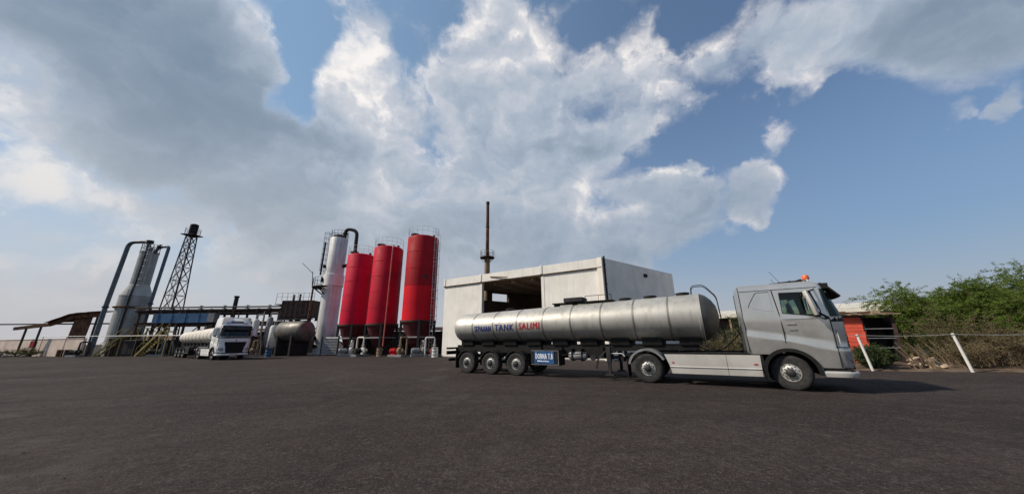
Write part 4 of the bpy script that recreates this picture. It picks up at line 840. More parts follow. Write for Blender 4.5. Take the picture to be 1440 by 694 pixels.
C.part('ladder_cage', cage(MB(), 1.3 * math.cos(a), 1.3 * math.sin(a), 10.6, 15.9, math.cos(a), math.sin(a), 0.38, 0.022, 0.75), 'dark_steel')
C.part('vertical_pipe', MB().tube([(-1.45, -0.7, 9.95), (-1.42, -0.7, 14.4)], 0.11, 8), 'black', 40)
C.part('down_pipe', MB().tube(pipe_path([(-2.0, -0.9, 8.2), (-2.0, -0.9, 3.0), (-2.0, -0.9, 0.2)], 0.2), 0.11, 8), 'rust', 40)
# ------------------------------------------------------------------ grey tower with two ducts
G = Thing('concrete_tower', 'stepped grey concrete tower flanked by two bent blue-grey ducts', 'tower', (-54.1, 46, 0))
G.part('lower_shaft', MB().lathe([(1.62, 0.0), (1.62, 8.05)], 40, cap0=True), 'concrete', 30)
G.part('shoulder', MB().lathe([(1.63, 8.0), (1.66, 8.05), (1.05, 9.65), (1.04, 9.75)], 40), 'concrete_pale', 30)
G.part('upper_shaft', MB().lathe([(1.02, 9.6), (1.0, 14.4), (1.05, 14.42), (1.05, 14.6), (0.0001, 14.62)], 40), 'concrete', 30)
G.part('top_railing', railing(MB(), 0, 0, 14.6, 0.98, 1.1, 12, 0.028), 'dark_steel')
G.part('top_hatch', MB().cyl((0.1, -0.2, 14.6), (0.1, -0.2, 15.3), 0.3, n=14), 'dark_steel', 30)
G.part('duct', MB().tube(pipe_path([(-0.1, -0.3, 14.5), (-0.1, -0.3, 16.2), (-3.2, -0.3, 16.15), (-3.55, -0.3, 6.4), (-3.55, -0.3, 0.1)], 0.9), 0.26, 12), 'blue_grey', 40)
G.part('duct_flange', MB().cyl((-0.1, -0.3, 15.9), (-0.1, -0.3, 16.35), 0.40, n=16), 'dark_steel', 30); G.part('duct_flange', MB().cyl((-3.55, -0.3, 6.5), (-3.55, -0.3, 6.65), 0.36, n=16), 'dark_steel', 30)
G.part('duct', MB().tube(pipe_path([(0.9, -0.2, 14.4), (1.4, -0.2, 15.4), (2.85, -0.2, 15.4), (2.6, -0.2, 6.8), (2.6, -0.2, 0.1)], 0.35), 0.20, 12), 'blue_grey', 40)
G.part('duct_flange', MB().cyl((1.35, -0.2, 15.40), (1.65, -0.2, 15.42), 0.33, n=14), 'dark_steel', 30); G.part('duct_flange', MB().cyl((2.62, -0.2, 6.9), (2.62, -0.2, 7.05), 0.3, n=14), 'dark_steel', 30)
a = R(-62); G.part('ladder', ladder(MB(), 1.78 * math.cos(a), 1.78 * math.sin(a), 0.3, 8.8, -math.sin(a), math.cos(a)), 'dark_steel')
a = R(-40); G.part('ladder', ladder(MB(), 1.22 * math.cos(a), 1.22 * math.sin(a), 8.8, 15.6, -math.sin(a), math.cos(a)), 'pale_steel')
G.part('ladder_cage', cage(MB(), 1.22 * math.cos(a), 1.22 * math.sin(a), 9.5, 15.4, math.cos(a), math.sin(a), 0.38, 0.02, 0.9), 'pale_steel')
G.part('side_pipe', MB().tube(pipe_path([(0.55, -1.0, 14.5), (0.55, -1.06, 9.8), (0.9, -1.55, 8.0), (0.9, -1.55, 0.2)], 0.3), 0.09, 8), 'dark_steel', 40)
G.part('ring_pipe', MB().ring((0, 0, 6.45), 1.78, 0.12, 40, 8), 'rust', 40)
G.part('base_hatch', MB().bx(0.3, 1.1, -1.72, -1.4, 0.2, 2.0), 'dark_steel')
# ------------------------------------------------------------------ lattice mast
LT = Thing('lattice_tower', 'dark steel lattice mast with a drum and railed platform on top', 'mast', (-58.0, 55, 0))
H0, H1 = 0.0, 20.0
def lw(z): return interp(z, [(0, 1.25), (20, 0.5)])
for sx_, sy_ in ((-1, -1), (1, -1), (1, 1), (-1, 1)):
    LT.part('leg', MB().beam((sx_ * lw(0), sy_ * lw(0), 0), (sx_ * lw(20), sy_ * lw(20), 20.2), 0.13), 'brown_steel')
lev = [0, 3.4, 6.6, 9.4, 12.0, 14.3, 16.4, 18.3, 20.0]
for a, b in zip(lev, lev[1:]):
    br = MB(); c4 = [(-1, -1), (1, -1), (1, 1), (-1, 1)]
    for k in range(4):
        p, q = c4[k], c4[(k + 1) % 4]
        br.beam((p[0] * lw(a), p[1] * lw(a), a), (q[0] * lw(b), q[1] * lw(b), b), 0.065)
        br.beam((q[0] * lw(a), q[1] * lw(a), a), (p[0] * lw(b), p[1] * lw(b), b), 0.065)
        br.beam((p[0] * lw(b), p[1] * lw(b), b), (q[0] * lw(b), q[1] * lw(b), b), 0.08)
    LT.part('bracing', br, 'brown_steel')
LT.part('platform', MB().bx(-1.05, 1.05, -1.05, 1.05, 20.2, 20.33), 'dark_steel')
LT.part('drum', MB().lathe([(0.60, 20.35), (0.60, 22.2), (0.5, 22.35), (0.0001, 22.5)], 20), 'black', 30)
LT.part('platform_railing', railing(MB(), 0, 0, 20.33, 1.05, 1.1, 10, 0.025), 'dark_steel')
LT.part('ladder', ladder(MB(), 0.2, -1.0, 0.5, 20.3, 1, 0, 0.5, 0.03), 'dark_steel')
# ------------------------------------------------------------------ pipe rack and blue duct
K = Thing('pipe_rack', 'long rusty pipe rack carrying dark pipes above the white truck', 'pipe rack', (-41, 45, 0))
for x in (-9.4, -6.2, -3.0, 0.2, 3.4, 6.6, 9.6):
    for y in (-1.1, 1.1): K.part('post', MB().beam((x, y, 0), (x, y, 6.0), 0.2).bx(x - 0.25, x + 0.25, y - 0.25, y + 0.25, 0, 0.05), 'brown_steel')
    for z in (4.0, 5.55): K.part('cross_beam', MB().beam((x, -1.4, z), (x, 1.4, z), 0.16), 'brown_steel')
for y in (-1.1, 1.1):
    for z in (4.0, 5.55): K.part('long_beam', MB().beam((-9.6, y, z - 0.12), (9.8, y, z - 0.12), 0.15, 0.26), 'brown_steel')
rn = random.Random(11)
for k, (y, z, r, mt) in enumerate(((-1.2, 5.80, 0.15, 'brown_steel'), (-0.75, 5.78, 0.11, 'dark_steel'), (-0.35, 5.80, 0.14, 'rust'), (0.1, 5.77, 0.10, 'dark_steel'), (0.5, 5.82, 0.16, 'brown_steel'), (0.95, 5.78, 0.11, 'grey_steel'), (-1.3, 6.18, 0.10, 'brown_steel'), (0.6, 4.22, 0.12, 'dark_steel'), (0.1, 4.22, 0.12, 'rust'))):
    x1_ = 9.6 if k != 6 else 10.4
    K.part('pipe', MB().tube([(-10.0 - 0.4 * (k % 3), y, z), (x1_, y, z)], r, 8), mt, 40)
for x in (-8.2, -5.0, -1.2, 2.0, 5.1, 8.1):
    K.part('valve', MB().cyl((x, -1.2, 5.8), (x, -1.2, 6.35), 0.07, n=8).cyl((x, -1.2, 6.35), (x, -1.2, 6.40), 0.2, n=14).cyl((x - 0.22, -1.2, 5.8), (x + 0.22, -1.2, 5.8), 0.24, n=14), 'dark_steel', 40)
for x in (-7.0, -3.9, 1.0, 4.2, 7.6):
    K.part('drop_pipe', MB().tube(pipe_path([(x, 0.1, 5.77), (x, -1.25, 5.6), (x, -1.35, 3.0), (x + 0.5, -1.35, 1.0), (x + 0.5, -1.35, 0.1)], 0.25), 0.075, 8), rn.choice(['rust', 'dark_steel', 'grey_steel']), 40)
K.part('diagonal_brace', MB().beam((3.4, -1.1, 1.0), (6.6, -1.1, 3.9), 0.1).beam((6.6, -1.1, 1.0), (9.6, -1.1, 3.9), 0.1).beam((-6.2, 1.1, 1.0), (-3.0, 1.1, 3.9), 0.1), 'brown_steel')
B_ = Thing('blue_duct', 'faded blue box duct hung on the pipe rack', 'duct', (-44, 43.55, 4.12))
B_.part('casing', MB().bx(-3.75, 3.6, -0.35, 0.3, 0.0, 1.22), 'blue', None, 0.02)
for x in (-3.0, -1.2, 0.6, 2.4): B_.part('stiffener', MB().bx(x - 0.05, x + 0.05, -0.40, -0.352, 0.0, 1.22), 'blue')
B_.part('end_box', MB().bx(3.62, 4.5, -0.45, 0.35, 0.05, 1.2), 'grey_steel', None, 0.02)
for x in (-2.4, 0.2, 2.6): B_.part('support_bracket', MB().bx(x - 0.06, x + 0.06, -0.3, 0.34, -0.10, 0.0), 'brown_steel')
ST = Thing('exhaust_stack', 'slim black exhaust stack rising behind the pipe rack', 'chimney', (-43.0, 50, 0))
ST.part('flue', MB().cyl((0, 0, 0), (0, 0, 8.5), 0.30, 0.27, 16), 'dark_steel', 40)
ST.part('rim', MB().lathe([(0.30, 8.3), (0.34, 8.32), (0.34, 8.52), (0.25, 8.52)], 16), 'black', 40)
ST.part('base', MB().bx(-0.8, 0.8, -0.8, 0.8, 0, 1.4), 'dark_steel', None, 0.03)
# long thin pipe line at the left
PL = Thing('pipeline', 'thin dark pipeline on posts running above the cream wall', 'pipe', (-68, 47.4, 0))
PL.part('pipe', MB().tube([(-22, 0, 4.5), (18.5, 0, 4.35)], 0.10, 8), 'dark_steel', 40)
for x in (-16, -8.5, 10.2, 17.5): PL.part('post', MB().beam((x, 0.25, 0), (x, 0.25, 4.45), 0.12).beam((x, 0.3, 4.28), (x, -0.2, 4.28), 0.1), 'dark_steel')
# ------------------------------------------------------------------ cream wall, rusty lean-to
Wl = Thing('boundary_wall', 'low cream rendered wall with a red hatch at the yard edge', 'wall', (-68.5, 47.6, 0), R(-17))
for x in range(-24, 10, 4):
    Wl.part('wall_panel', MB().bx(x, x + 3.96, 0, 0.25, 0, 2.25), 'cream_wall', None, 0.015)
    Wl.part('coping', MB().bx(x, x + 3.97, -0.05, 0.30, 2.253, 2.34), 'cream_wall', None, 0.01)
Wl.part('hatch', MB().bx(-0.95, 0.65, -0.06, 0.0, 1.30, 2.05).bx(-1.02, 0.72, -0.04, 0.0, 1.25, 1.30), 'red3')
Sh = Thing('lean_to_shed', 'rusty dark lean-to roof on thin posts over the cream wall', 'shed', (-64.5, 46.2, 0))
Sh.part('roof_beam', MB().beam((-5.6, 0, 3.75), (-0.9, 0, 4.25), 0.25, 0.42).beam((-0.9, 0, 4.25), (2.5, 0, 5.35), 0.25, 0.5).beam((2.4, 0, 5.40), (6.0, 0, 5.62), 0.25, 0.7), 'rust')
for k in range(9):
    t0 = k / 9; xa = -1.1 + 7.2 * t0; za = interp(xa, [(-1.1, 4.45), (2.3, 5.72), (6.2, 6.0)]); xb = xa + 0.79; zb_ = interp(xb, [(-1.1, 4.45), (2.3, 5.72), (6.2, 6.0)])
    Sh.part('roof_sheet', MB().solid([(xa, -0.5, za + 0.02 * (k % 2)), (xb, -0.5, zb_ + 0.02 * (k % 2)), (xb, 2.6, zb_ + 0.3), (xa, 2.6, za + 0.3)], (0, 0, 0.04)), 'rust')
for k in range(4):
    xa = 2.0 + 0.62 * k; Sh.part('cladding_sheet', MB().solid([(xa, 0.15, 0.0), (xa + 0.60, 0.15, 0.0), (xa + 0.86, 0.15, 5.3), (xa + 0.26, 0.15, 5.25)], (0, 0.05, 0)), 'rust')
Sh.part('post', MB().beam((-3.9, 0, 0), (-3.9, 0, 3.7), 0.16), 'dark_steel'); Sh.part('post', MB().beam((-1.9, 0, 0), (-1.9, 0, 4.0), 0.16), 'dark_steel')
Sh.part('post', MB().beam((5.6, 0, 0), (5.6, 0, 5.4), 0.16), 'dark_steel'); Sh.part('post', MB().beam((5.6, 2.4, 0), (5.6, 2.4, 6.2), 0.16), 'dark_steel')
# ------------------------------------------------------------------ yellow access stair and frames
def stair(label, loc, rz, n=9, rise=0.28, run=0.27, w=0.8, material='yellow'):
    T = Thing('access_stair', label, 'stair', loc, rz)
    h = n * rise; l_ = n * run
    for y in (0, w): T.part('stringer', MB().beam((0, y, 0.0), (l_, y, h), 0.06, 0.22), material)
    for k in range(n): T.part('tread', MB().bx(k * run, k * run + 0.28, 0.04, w - 0.04, (k + 1) * rise - 0.08, (k + 1) * rise - 0.04), material)
    for y in (0, w):
        hr = MB().tube([(0, y, 1.0), (l_, y, h + 1.0)], 0.03, 6)
        for k in (0, n // 2, n): hr.cyl((k * run, y, k * rise), (k * run, y, k * rise + 1.0), 0.03, n=6)
        T.part('handrail', hr, material, 40)
    T.part('landing', MB().bx(l_, l_ + 1.2, 0, w, h - 0.08, h - 0.02), material)
    for x, y in ((l_ + 0.1, 0.05), (l_ + 1.1, 0.05), (l_ + 0.1, w - 0.05), (l_ + 1.1, w - 0.05)): T.part('post', MB().beam((x, y, 0), (x, y, h - 0.05), 0.09), material)
    return T
stair('yellow steel stair at the foot of the grey concrete tower', (-53.9, 43.0, 0), R(12))
stair('yellow steel stair under the blue duct', (-48.2, 42.8, 0), R(-8), 11)
YF = Thing('yellow_frame', 'yellow braced steel frame between the grey tower and the blue duct', 'frame', (-48.6, 44.4, 0))
for x in (-2.2, -0.7, 0.8, 2.2):
    YF.part('post', MB().beam((x, 0, 0), (x, 0, 3.6), 0.13), 'yellow')
for z in (1.6, 2.6, 3.55): YF.part('rail', MB().beam((-2.3, -0.08, z), (2.3, -0.08, z), 0.09), 'yellow')
for x in (-2.2, -0.7, 0.8): YF.part('brace', MB().beam((x, 0.1, 0.1), (x + 1.45, 0.1, 3.4), 0.08).beam((x + 1.45, 0.16, 0.1), (x, 0.16, 3.4), 0.08), 'yellow')
RG = Thing('guard_rail', 'long pale guard rail along the plant in front of the stairs', 'guard rail', (-52, 42.3, 0))
for k in range(7): RG.part('post', MB().cyl((-8 + k * 3.0, 0, 0), (-8 + k * 3.0, 0, 2.55), 0.03, n=6), 'rust_pale', 40)
RG.part('rail', MB().cyl((-8.4, 0, 2.55), (10.4, 0, 2.5), 0.045, n=6), 'pale_steel', 40)
# ------------------------------------------------------------------ horizontal tank, high dark tank
HT = Thing('storage_tank', 'cream and rust horizontal storage tank beside the white column', 'storage tank', (-26.2, 39.4, 0), R(-20))
HT.part('shell', MB().lathe([(0.0001, -2.05), (0.6, -1.98), (1.05, -1.8), (1.2, -1.55), (1.22, 2.0), (1.05, 2.25), (0.6, 2.4), (0.0001, 2.45)], 36, 'x', (0, 0, 2.75)), 'olive_tank', 35)
HT.part('end_plate', MB().lathe([(0.0001, -2.07), (0.62, -1.995), (1.06, -1.815), (1.16, -1.7)], 36, 'x', (0, 0, 2.75)), 'pale_steel', 35)
for x in (-1.0, 1.3): HT.part('saddle', MB().prism([(-1.1, 0), (1.1, 0), (1.15, 2.3), (0.6, 1.72), (0, 1.53), (-0.6, 1.72), (-1.15, 2.3)], x - 0.12, x + 0.12, 'yz'), 'dark_steel')
HT.part('manway', MB().cyl((0.4, 0, 3.9), (0.4, 0, 4.25), 0.3, n=16).cyl((0.4, 0, 4.25), (0.4, 0, 4.32), 0.38, n=16), 'dark_steel', 40)
HT.part('walkway', MB().bx(-2.0, 2.3, -0.5, 0.5, 4.12, 4.18), 'dark_steel')
for x in (-1.9, 2.2): HT.part('walkway_post', MB().beam((x, 0, 3.8), (x, 0, 4.13), 0.1), 'dark_steel')
ET = Thing('elevated_tank', 'dark brown square tank on tall steel legs with a thin railing', 'tank', (-28.2, 43.2, 0))
ET.part('casing', MB().bx(-1.9, 2.2, -1.2, 1.2, 4.6, 6.75), 'brown_steel', None, 0.03)
for k in range(7): ET.part('stiffener', MB().bx(-1.8 + k * 0.64, -1.72 + k * 0.64, -1.27, -1.2, 4.62, 6.7), 'brown_steel')
for x in (-1.7, 2.0):
    for y in (-1.0, 1.0): ET.part('leg', MB().beam((x, y, 0), (x, y, 4.6), 0.22), 'dark_steel')
ET.part('brace', MB().beam((-1.7, -1.05, 0.4), (2.0, -1.05, 4.3), 0.1).beam((2.0, -1.12, 0.4), (-1.7, -1.12, 4.3), 0.1).beam((-1.9, -1.0, 4.45), (2.2, -1.0, 4.45), 0.2), 'dark_steel')
rl = MB()
for k in range(8):
    x = -2.6 + k * 0.7; rl.cyl((x, -1.3, 6.3 if k == 0 else 6.75), (x, -1.3, 7.7), 0.025, n=5)
for z in (7.2, 7.7): rl.cyl((-2.6, -1.3, z), (2.3, -1.3, z), 0.025, n=5)
ET.part('railing', rl, 'grey_steel')
ET.part('side_platform', MB().bx(-2.7, -1.9, -1.35, 1.0, 6.2, 6.28), 'dark_steel')
ET.part('vent_pipe', MB().cyl((-0.6, -0.9, 6.7), (-0.6, -0.9, 7.5), 0.12, n=10).cyl((0.2, -0.9, 6.7), (0.2, -0.9, 7.6), 0.12, n=10), 'dark_steel', 40)
# ------------------------------------------------------------------ small process machines
def pump(label, loc, rz, body, motor, h=1.0):
    T = Thing('pump', label, 'pump', loc, rz)
    T.part('base_plate', MB().bx(-0.9, 0.9, -0.4, 0.4, 0, 0.22), 'grey_steel', None, 0.02)
    T.part('motor', MB().lathe([(0.0001, -0.45), (0.24, -0.43), (0.27, -0.36), (0.27, 0.3), (0.2, 0.36), (0.06, 0.4)], 18, 'x', (-0.4, 0, 0.55)), motor, 40)
    for k in range(5): T.part('cooling_fin', MB().lathe([(0.27, -0.012), (0.31, -0.012), (0.31, 0.012), (0.27, 0.012)], 18, 'x', (-0.68 + 0.13 * k, 0, 0.55)), motor)
    T.part('motor_foot', MB().bx(-0.7, -0.15, -0.2, 0.2, 0.22, 0.34), motor)
    T.part('volute', MB().lathe([(0.05, -0.18), (0.34, -0.14), (0.38, 0.0), (0.34, 0.14), (0.05, 0.18)], 20, 'x', (0.35, 0, 0.58)).bx(0.2, 0.5, -0.2, 0.2, 0.21, 0.4), body, 40)
    T.part('coupling', MB().cyl((-0.05, 0, 0.55), (0.2, 0, 0.56), 0.06, n=10), 'dark_steel', 40)
    T.part('discharge_pipe', MB().tube(pipe_path([(0.35, 0, 0.85), (0.35, 0, 1.1 * h + 0.5), (0.35, 0.9, 1.1 * h + 0.5), (0.35, 0.9, 0.0)], 0.2), 0.09, 10), body, 40)
    T.part('flange', MB().cyl((0.35, 0, 1.05), (0.35, 0, 1.13), 0.17, n=14), body, 40)
    T.part('suction_flange', MB().cyl((0.55, 0, 0.58), (0.78, 0, 0.58), 0.11, n=12).cyl((0.72, 0, 0.58), (0.80, 0, 0.58), 0.19, n=14), body, 40)
    return T
pump('pale grey pump set under the shortest red silo', (-18.0, 36.4, 0), R(15), 'pale_steel', 'grey_steel')
pump('cream pump set between the legs of the first two red silos', (-16.2, 35.6, 0), R(70), 'roof_sheet', 'dark_steel', 1.3)
pump('tan and red pump set in front of the tallest red silo', (-11.6, 33.6, 0), R(-25), 'rust_pale', 'red4', 1.25)
pump('grey pump set right under the tallest silo cone', (-9.4, 33.8, 0), R(30), 'grey_steel', 'grey_steel', 0.9)
pump('white pump set by the building corner', (-7.9, 33.4, 0), R(95), 'pale_steel', 'red_pipe', 1.2)
pump('brown pump set beside the cream storage tank', (-30.4, 38.6, 0), R(10), 'rust_pale', 'dark_steel', 1.1)
pump('dark pump set at the foot of the grey tower', (-56.4, 43.2, 0), R(-10), 'dark_steel', 'brown_steel', 1.2)
pump('dark blue pump set beside the yellow frame', (-45.2, 42.6, 0), R(20), 'blue_grey', 'dark_steel', 1.2)
def vessel(label, loc, r, h, material, tilt=0):
    T = Thing('process_vessel', label, 'vessel', loc)
    T.part('shell', MB().lathe([(0.0001, 0.75), (r * 0.7, 0.82), (r, 1.05), (r, h - 0.3), (r * 0.7, h - 0.07), (0.0001, h)], 24), material, 35)
    for k in range(3):
        a = R(30 + 120 * k); T.part('leg', MB().beam((r * 0.9 * math.cos(a), r * 0.9 * math.sin(a), 0), (r * 0.9 * math.cos(a), r * 0.9 * math.sin(a), 1.2), 0.1), 'dark_steel')
    T.part('top_pipe', MB().tube(pipe_path([(0, 0, h - 0.05), (0, 0, h + 0.5), (0.9, 0, h + 0.5), (0.9, 0, 0.0)], 0.2), 0.07, 8), 'grey_steel', 40)
    T.part('gauge_column', MB().cyl((-r - 0.08, 0, 1.2), (-r - 0.08, 0, h - 0.4), 0.03, n=6).bx(-r - 0.1, -r + 0.02, -0.03, 0.03, 1.2, 1.26), 'dark_steel', 40)
    return T
vessel('slim pale vessel beside the elevated brown tank, nearest the white truck', (-32.6, 41.6, 0), 0.38, 4.4, 'pale_steel')
vessel('slim grey vessel under the end of the pipe rack', (-31.3, 42.2, 0), 0.34, 4.7, 'grey_steel')
vessel('stubby pale vessel behind the cream storage tank', (-29.9, 41.2, 0), 0.42, 3.6, 'column_white')
vessel('small brown vessel at the foot of the grey concrete tower', (-51.2, 44.8, 0), 0.55, 3.2, 'rust')
LS = Thing('louvre_screen', 'dark louvred steel screen between the white column and the shortest silo', 'screen', (-21.2, 38.6, 0))
for x in (-0.95, 0.95): LS.part('post', MB().beam((x, 0, 0), (x, 0, 2.1), 0.1), 'dark_steel')
for k in range(11): LS.part('slat', MB().solid([(-0.9, -0.05, 0.15 + k * 0.175), (0.9, -0.05, 0.15 + k * 0.175), (0.9, 0.05, 0.28 + k * 0.175), (-0.9, 0.05, 0.28 + k * 0.175)], (0, 0.01, 0.01)), 'grey_steel')
def low_shed(label, loc, w, h, d):
    T = Thing('low_shed', label, 'shed', loc); n = int(w)
    for k in range(n): T.part('wall_sheet', MB().bx(-w / 2 + k * w / n, -w / 2 + (k + 0.98) * w / n, -0.02 * (k % 2), 0.06, 0, h - 0.05 * (k % 3)), ['brown_steel', 'dark_steel', 'brown_steel', 'rust'][(k * 7 + n) % 4])
    T.part('side_wall', MB().bx(-w / 2, -w / 2 + 0.1, 0.08, d, 0, h), 'brown_steel'); T.part('side_wall', MB().bx(w / 2 - 0.1, w / 2, 0.08, d, 0, h), 'brown_steel'); T.part('back_wall', MB().bx(-w / 2, w / 2, d, d + 0.1, 0, h), 'brown_steel')
    T.part('roof', MB().solid([(-w / 2 - 0.3, -0.5, h + 0.02), (w / 2 + 0.3, -0.5, h + 0.02), (w / 2 + 0.3, d + 0.3, h + 0.5), (-w / 2 - 0.3, d + 0.3, h + 0.5)], (0, 0, 0.06)), 'rust')
low_shed('low dark rusted shed behind the yellow stairs', (-52.5, 49.5, 0), 14, 2.1, 3.0)
low_shed('dark sheet metal shed behind the pipe rack posts', (-38.5, 49.0, 0), 16, 3.1, 3.0)
low_shed('dark sheet metal shed behind the legs of the red silos', (-14.6, 41.5, 0), 13, 2.7, 2.5)
# drums lying round the plant
def drum(label, loc, material):
    T = Thing('oil_drum', label, 'drum', loc)
    T.part('body', MB().lathe([(0.29, 0.0), (0.30, 0.02), (0.285, 0.05), (0.285, 0.29), (0.30, 0.31), (0.285, 0.33), (0.285, 0.57), (0.30, 0.59), (0.285, 0.61), (0.285, 0.86), (0.30, 0.88), (0.28, 0.88), (0.27, 0.86), (0.0001, 0.86)], 20, cap0=True), material, 40)
    T.part('bung', MB().cyl((0.15, 0, 0.86), (0.15, 0, 0.885), 0.04, n=10), 'dark_steel', 40)
drum('rusty oil drum beside the cream wall end', (-60.3, 44.6, 0), 'rust'); drum('dark oil drum at the foot of the tall grey tower', (-58.9, 44.3, 0), 'dark_steel')
drum('blue oil drum beside the white column base', (-26.9, 36.9, 0), 'blue'); drum('tan oil drum under the deep red silo', (-14.0, 35.2, 0), 'rust_pale'); drum('pale oil drum at the building corner by the silos', (-7.5, 32.2, 0), 'pale_steel')

def cabinet(label, loc, rz, w, h, material):
    T = Thing('control_cabinet', label, 'cabinet', loc, rz)
    T.part('casing', MB().bx(-w / 2, w / 2, 0, 0.7, 0.15, h), material, None, 0.02)
    T.part('plinth', MB().bx(-w / 2 + 0.05, w / 2 - 0.05, 0.05, 0.65, 0, 0.152), 'dark_steel')
    for k in (0, 1): T.part('door', MB().bx(-w / 2 + 0.04 + k * w / 2, k * w / 2 - 0.04, -0.03, 0.0, 0.25, h - 0.1), material, None, 0.008)
    T.part('rain_hood', MB().solid([(-w / 2 - 0.1, -0.2, h), (w / 2 + 0.1, -0.2, h), (w / 2 + 0.1, 0.8, h + 0.15), (-w / 2 - 0.1, 0.8, h + 0.15)], (0, 0, 0.04)), 'dark_steel')
cabinet('dark control cabinet beside the rusty lean-to', (-59.6, 45.2, 0), R(-8), 1.6, 2.0, 'dark_steel')
cabinet('brown control cabinet in front of the grey tower base', (-52.6, 44.1, 0), R(6), 2.0, 2.2, 'brown_steel')
cabinet('dark control cabinet under the pipe rack left of the yellow stair', (-50.0, 43.4, 0), R(0), 1.5, 1.9, 'dark_steel')
cabinet('black control cabinet behind the cream tank trailer', (-43.6, 44.0, 0), R(0), 2.4, 2.3, 'dark_steel')
cabinet('dark control cabinet between the storage tank and the white truck', (-31.6, 39.8, 0), R(10), 1.6, 2.2, 'brown_steel')

# ------------------------------------------------------------------ white building
A = Vector((-7.01, 33.0)); Bc = Vector((6.99, 24.26)); Cc = Vector((15.84, 31.30)); Dc = A + (Cc - Bc)
e1 = (Bc - A).normalized(); L1 = (Bc - A).length; n1_ = Vector((-e1.y, e1.x))            # inward normal of the front
e2 = (Cc - Bc).normalized(); L2 = (Cc - Bc).length
HB = 7.6
BD = Thing('white_building', 'boxy white plastered building with an open bay behind the tank trailer', 'building', (A.x, A.y, 0))
def fp(s, t, z): p = e1 * s + n1_ * t; return (p.x, p.y, z)                       # s along front, t inwards
def wall_box(mb, s0, s1, t0, t1, z0, z1):
    return mb._add([fp(s, t, z) for z in (z0, z1) for t in (t0, t1) for s in (s0, s1)], [(0, 2, 3, 1), (4, 5, 7, 6), (0, 1, 5, 4), (2, 6, 7, 3), (0, 4, 6, 2), (1, 3, 7, 5)])
BD.part('front_wall', wall_box(MB(), 0.0, 4.85, 0, 0.3, 0, 6.86), 'plaster')
BD.part('front_wall', wall_box(MB(), 11.2, L1 - 0.02, 0, 0.3, 0, 6.86), 'plaster')
def slab(poly, z0, z1):
    return MB().prism([(p.x - A.x, p.y - A.y) for p in poly], z0, z1, 'xy')
off = 0.12
BD.part('fascia', slab([A - n1_ * off - e1 * 0.05, Bc - n1_ * off + e1 * 0.0, Bc + n1_ * 0.42, A + n1_ * 0.42 - e1 * 0.05], 6.862, 7.58), 'plaster')
BD.part('drip_edge', wall_box(MB(), -0.05, L1 - 0.05, -0.135, -0.0, 6.80, 6.860), 'rust')
for s in (0.12, 4.75, 11.25): BD.part('pilaster', wall_box(MB(), s - 0.09, s + 0.09, -0.175, -0.122, 6.9, 7.66), 'plaster')
for s in (4.72, 11.3): BD.part('door_jamb', wall_box(MB(), s - 0.13, s + 0.13, -0.03, 0.33, 0, 6.855), 'plaster')
def side_wall(p, d, ln, inward, z0, z1, th, s0=0.0, s1=None):
    s1 = ln if s1 is None else s1; q = p - A
    pts = [q + d * s0, q + d * s1, q + d * s1 + inward * th, q + d * s0 + inward * th]
    return MB().prism([(v.x, v.y) for v in pts], z0, z1, 'xy')
in2 = Vector((-e2.y, e2.x))     # inwards from the right side wall
BD.part('side_wall', side_wall(Bc + e2 * 0.36, e2, L2, in2, 0, 7.60, 0.3, 0.0, L2 - 0.36), 'plaster_side')
BD.part('corner_post', MB().prism([((Bc - A + v).x, (Bc - A + v).y) for v in (Vector((0, 0)) - n1_ * 0.13, e2 * 0.36 + in2 * -0.02, e2 * 0.36 + in2 * 0.4, -e1 * 0.4 - n1_ * 0.13)], 0, 7.62, 'xy'), 'plaster_side')
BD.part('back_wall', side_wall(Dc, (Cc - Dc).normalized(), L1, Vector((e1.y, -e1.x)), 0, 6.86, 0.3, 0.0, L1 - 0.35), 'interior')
# left wall with two openings
dA = (Dc - A).normalized(); LA = (Dc - A).length; inA = Vector((dA.y, -dA.x))
for s0, s1, z0, z1 in ((0.36, 4.62, 0, 6.86), (5.25, 5.79, 0, 6.86), (8.15, LA - 0.02, 0, 6.86), (4.62, 5.25, 0, 5.75), (5.79, 8.15, 0, 5.72), (4.62, 5.25, 6.84, 6.86), (5.79, 8.15, 6.70, 6.86)):
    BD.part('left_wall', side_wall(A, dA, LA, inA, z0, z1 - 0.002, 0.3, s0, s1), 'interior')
for s0, s1, z0, z1 in ((5.79, 8.15, 5.72, 6.70),):
    q = A - A; fr = MB()
    for (a0, a1, b0, b1) in ((s0, s1, z0, z0 + 0.06), (s0, s1, z1 - 0.06, z1), (s0, s0 + 0.06, z0 + 0.06, z1 - 0.06), (s1 - 0.06, s1, z0 + 0.06, z1 - 0.06)):
        pts = [dA * a0 - inA * 0.02, dA * a1 - inA * 0.02, dA * a1 + inA * 0.1, dA * a0 + inA * 0.1]; fr.prism([(v.x, v.y) for v in pts], b0, b1, 'xy')
    BD.part('window_frame', fr, 'rust')
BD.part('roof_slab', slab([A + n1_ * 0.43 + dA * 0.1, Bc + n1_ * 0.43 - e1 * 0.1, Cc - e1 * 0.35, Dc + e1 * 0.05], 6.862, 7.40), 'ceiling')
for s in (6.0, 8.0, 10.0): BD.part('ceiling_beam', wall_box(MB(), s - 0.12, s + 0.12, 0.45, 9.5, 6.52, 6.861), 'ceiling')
BD.part('parapet', side_wall(Dc, (Cc - Dc).normalized(), L1, Vector((e1.y, -e1.x)), 6.87, 7.55, 0.25, 0.1, L1 - 0.4), 'plaster_side')
BD.part('floor_slab', slab([A, Bc, Cc, Dc], 0.0, 0.08), 'concrete')
cq = Bc - A + e2 * 0.12 - in2 * 0.10
BD.part('down_pipe', MB().cyl((cq.x, cq.y, 0.1), (cq.x, cq.y, 7.72), 0.075, n=10), 'dark_steel', 40)
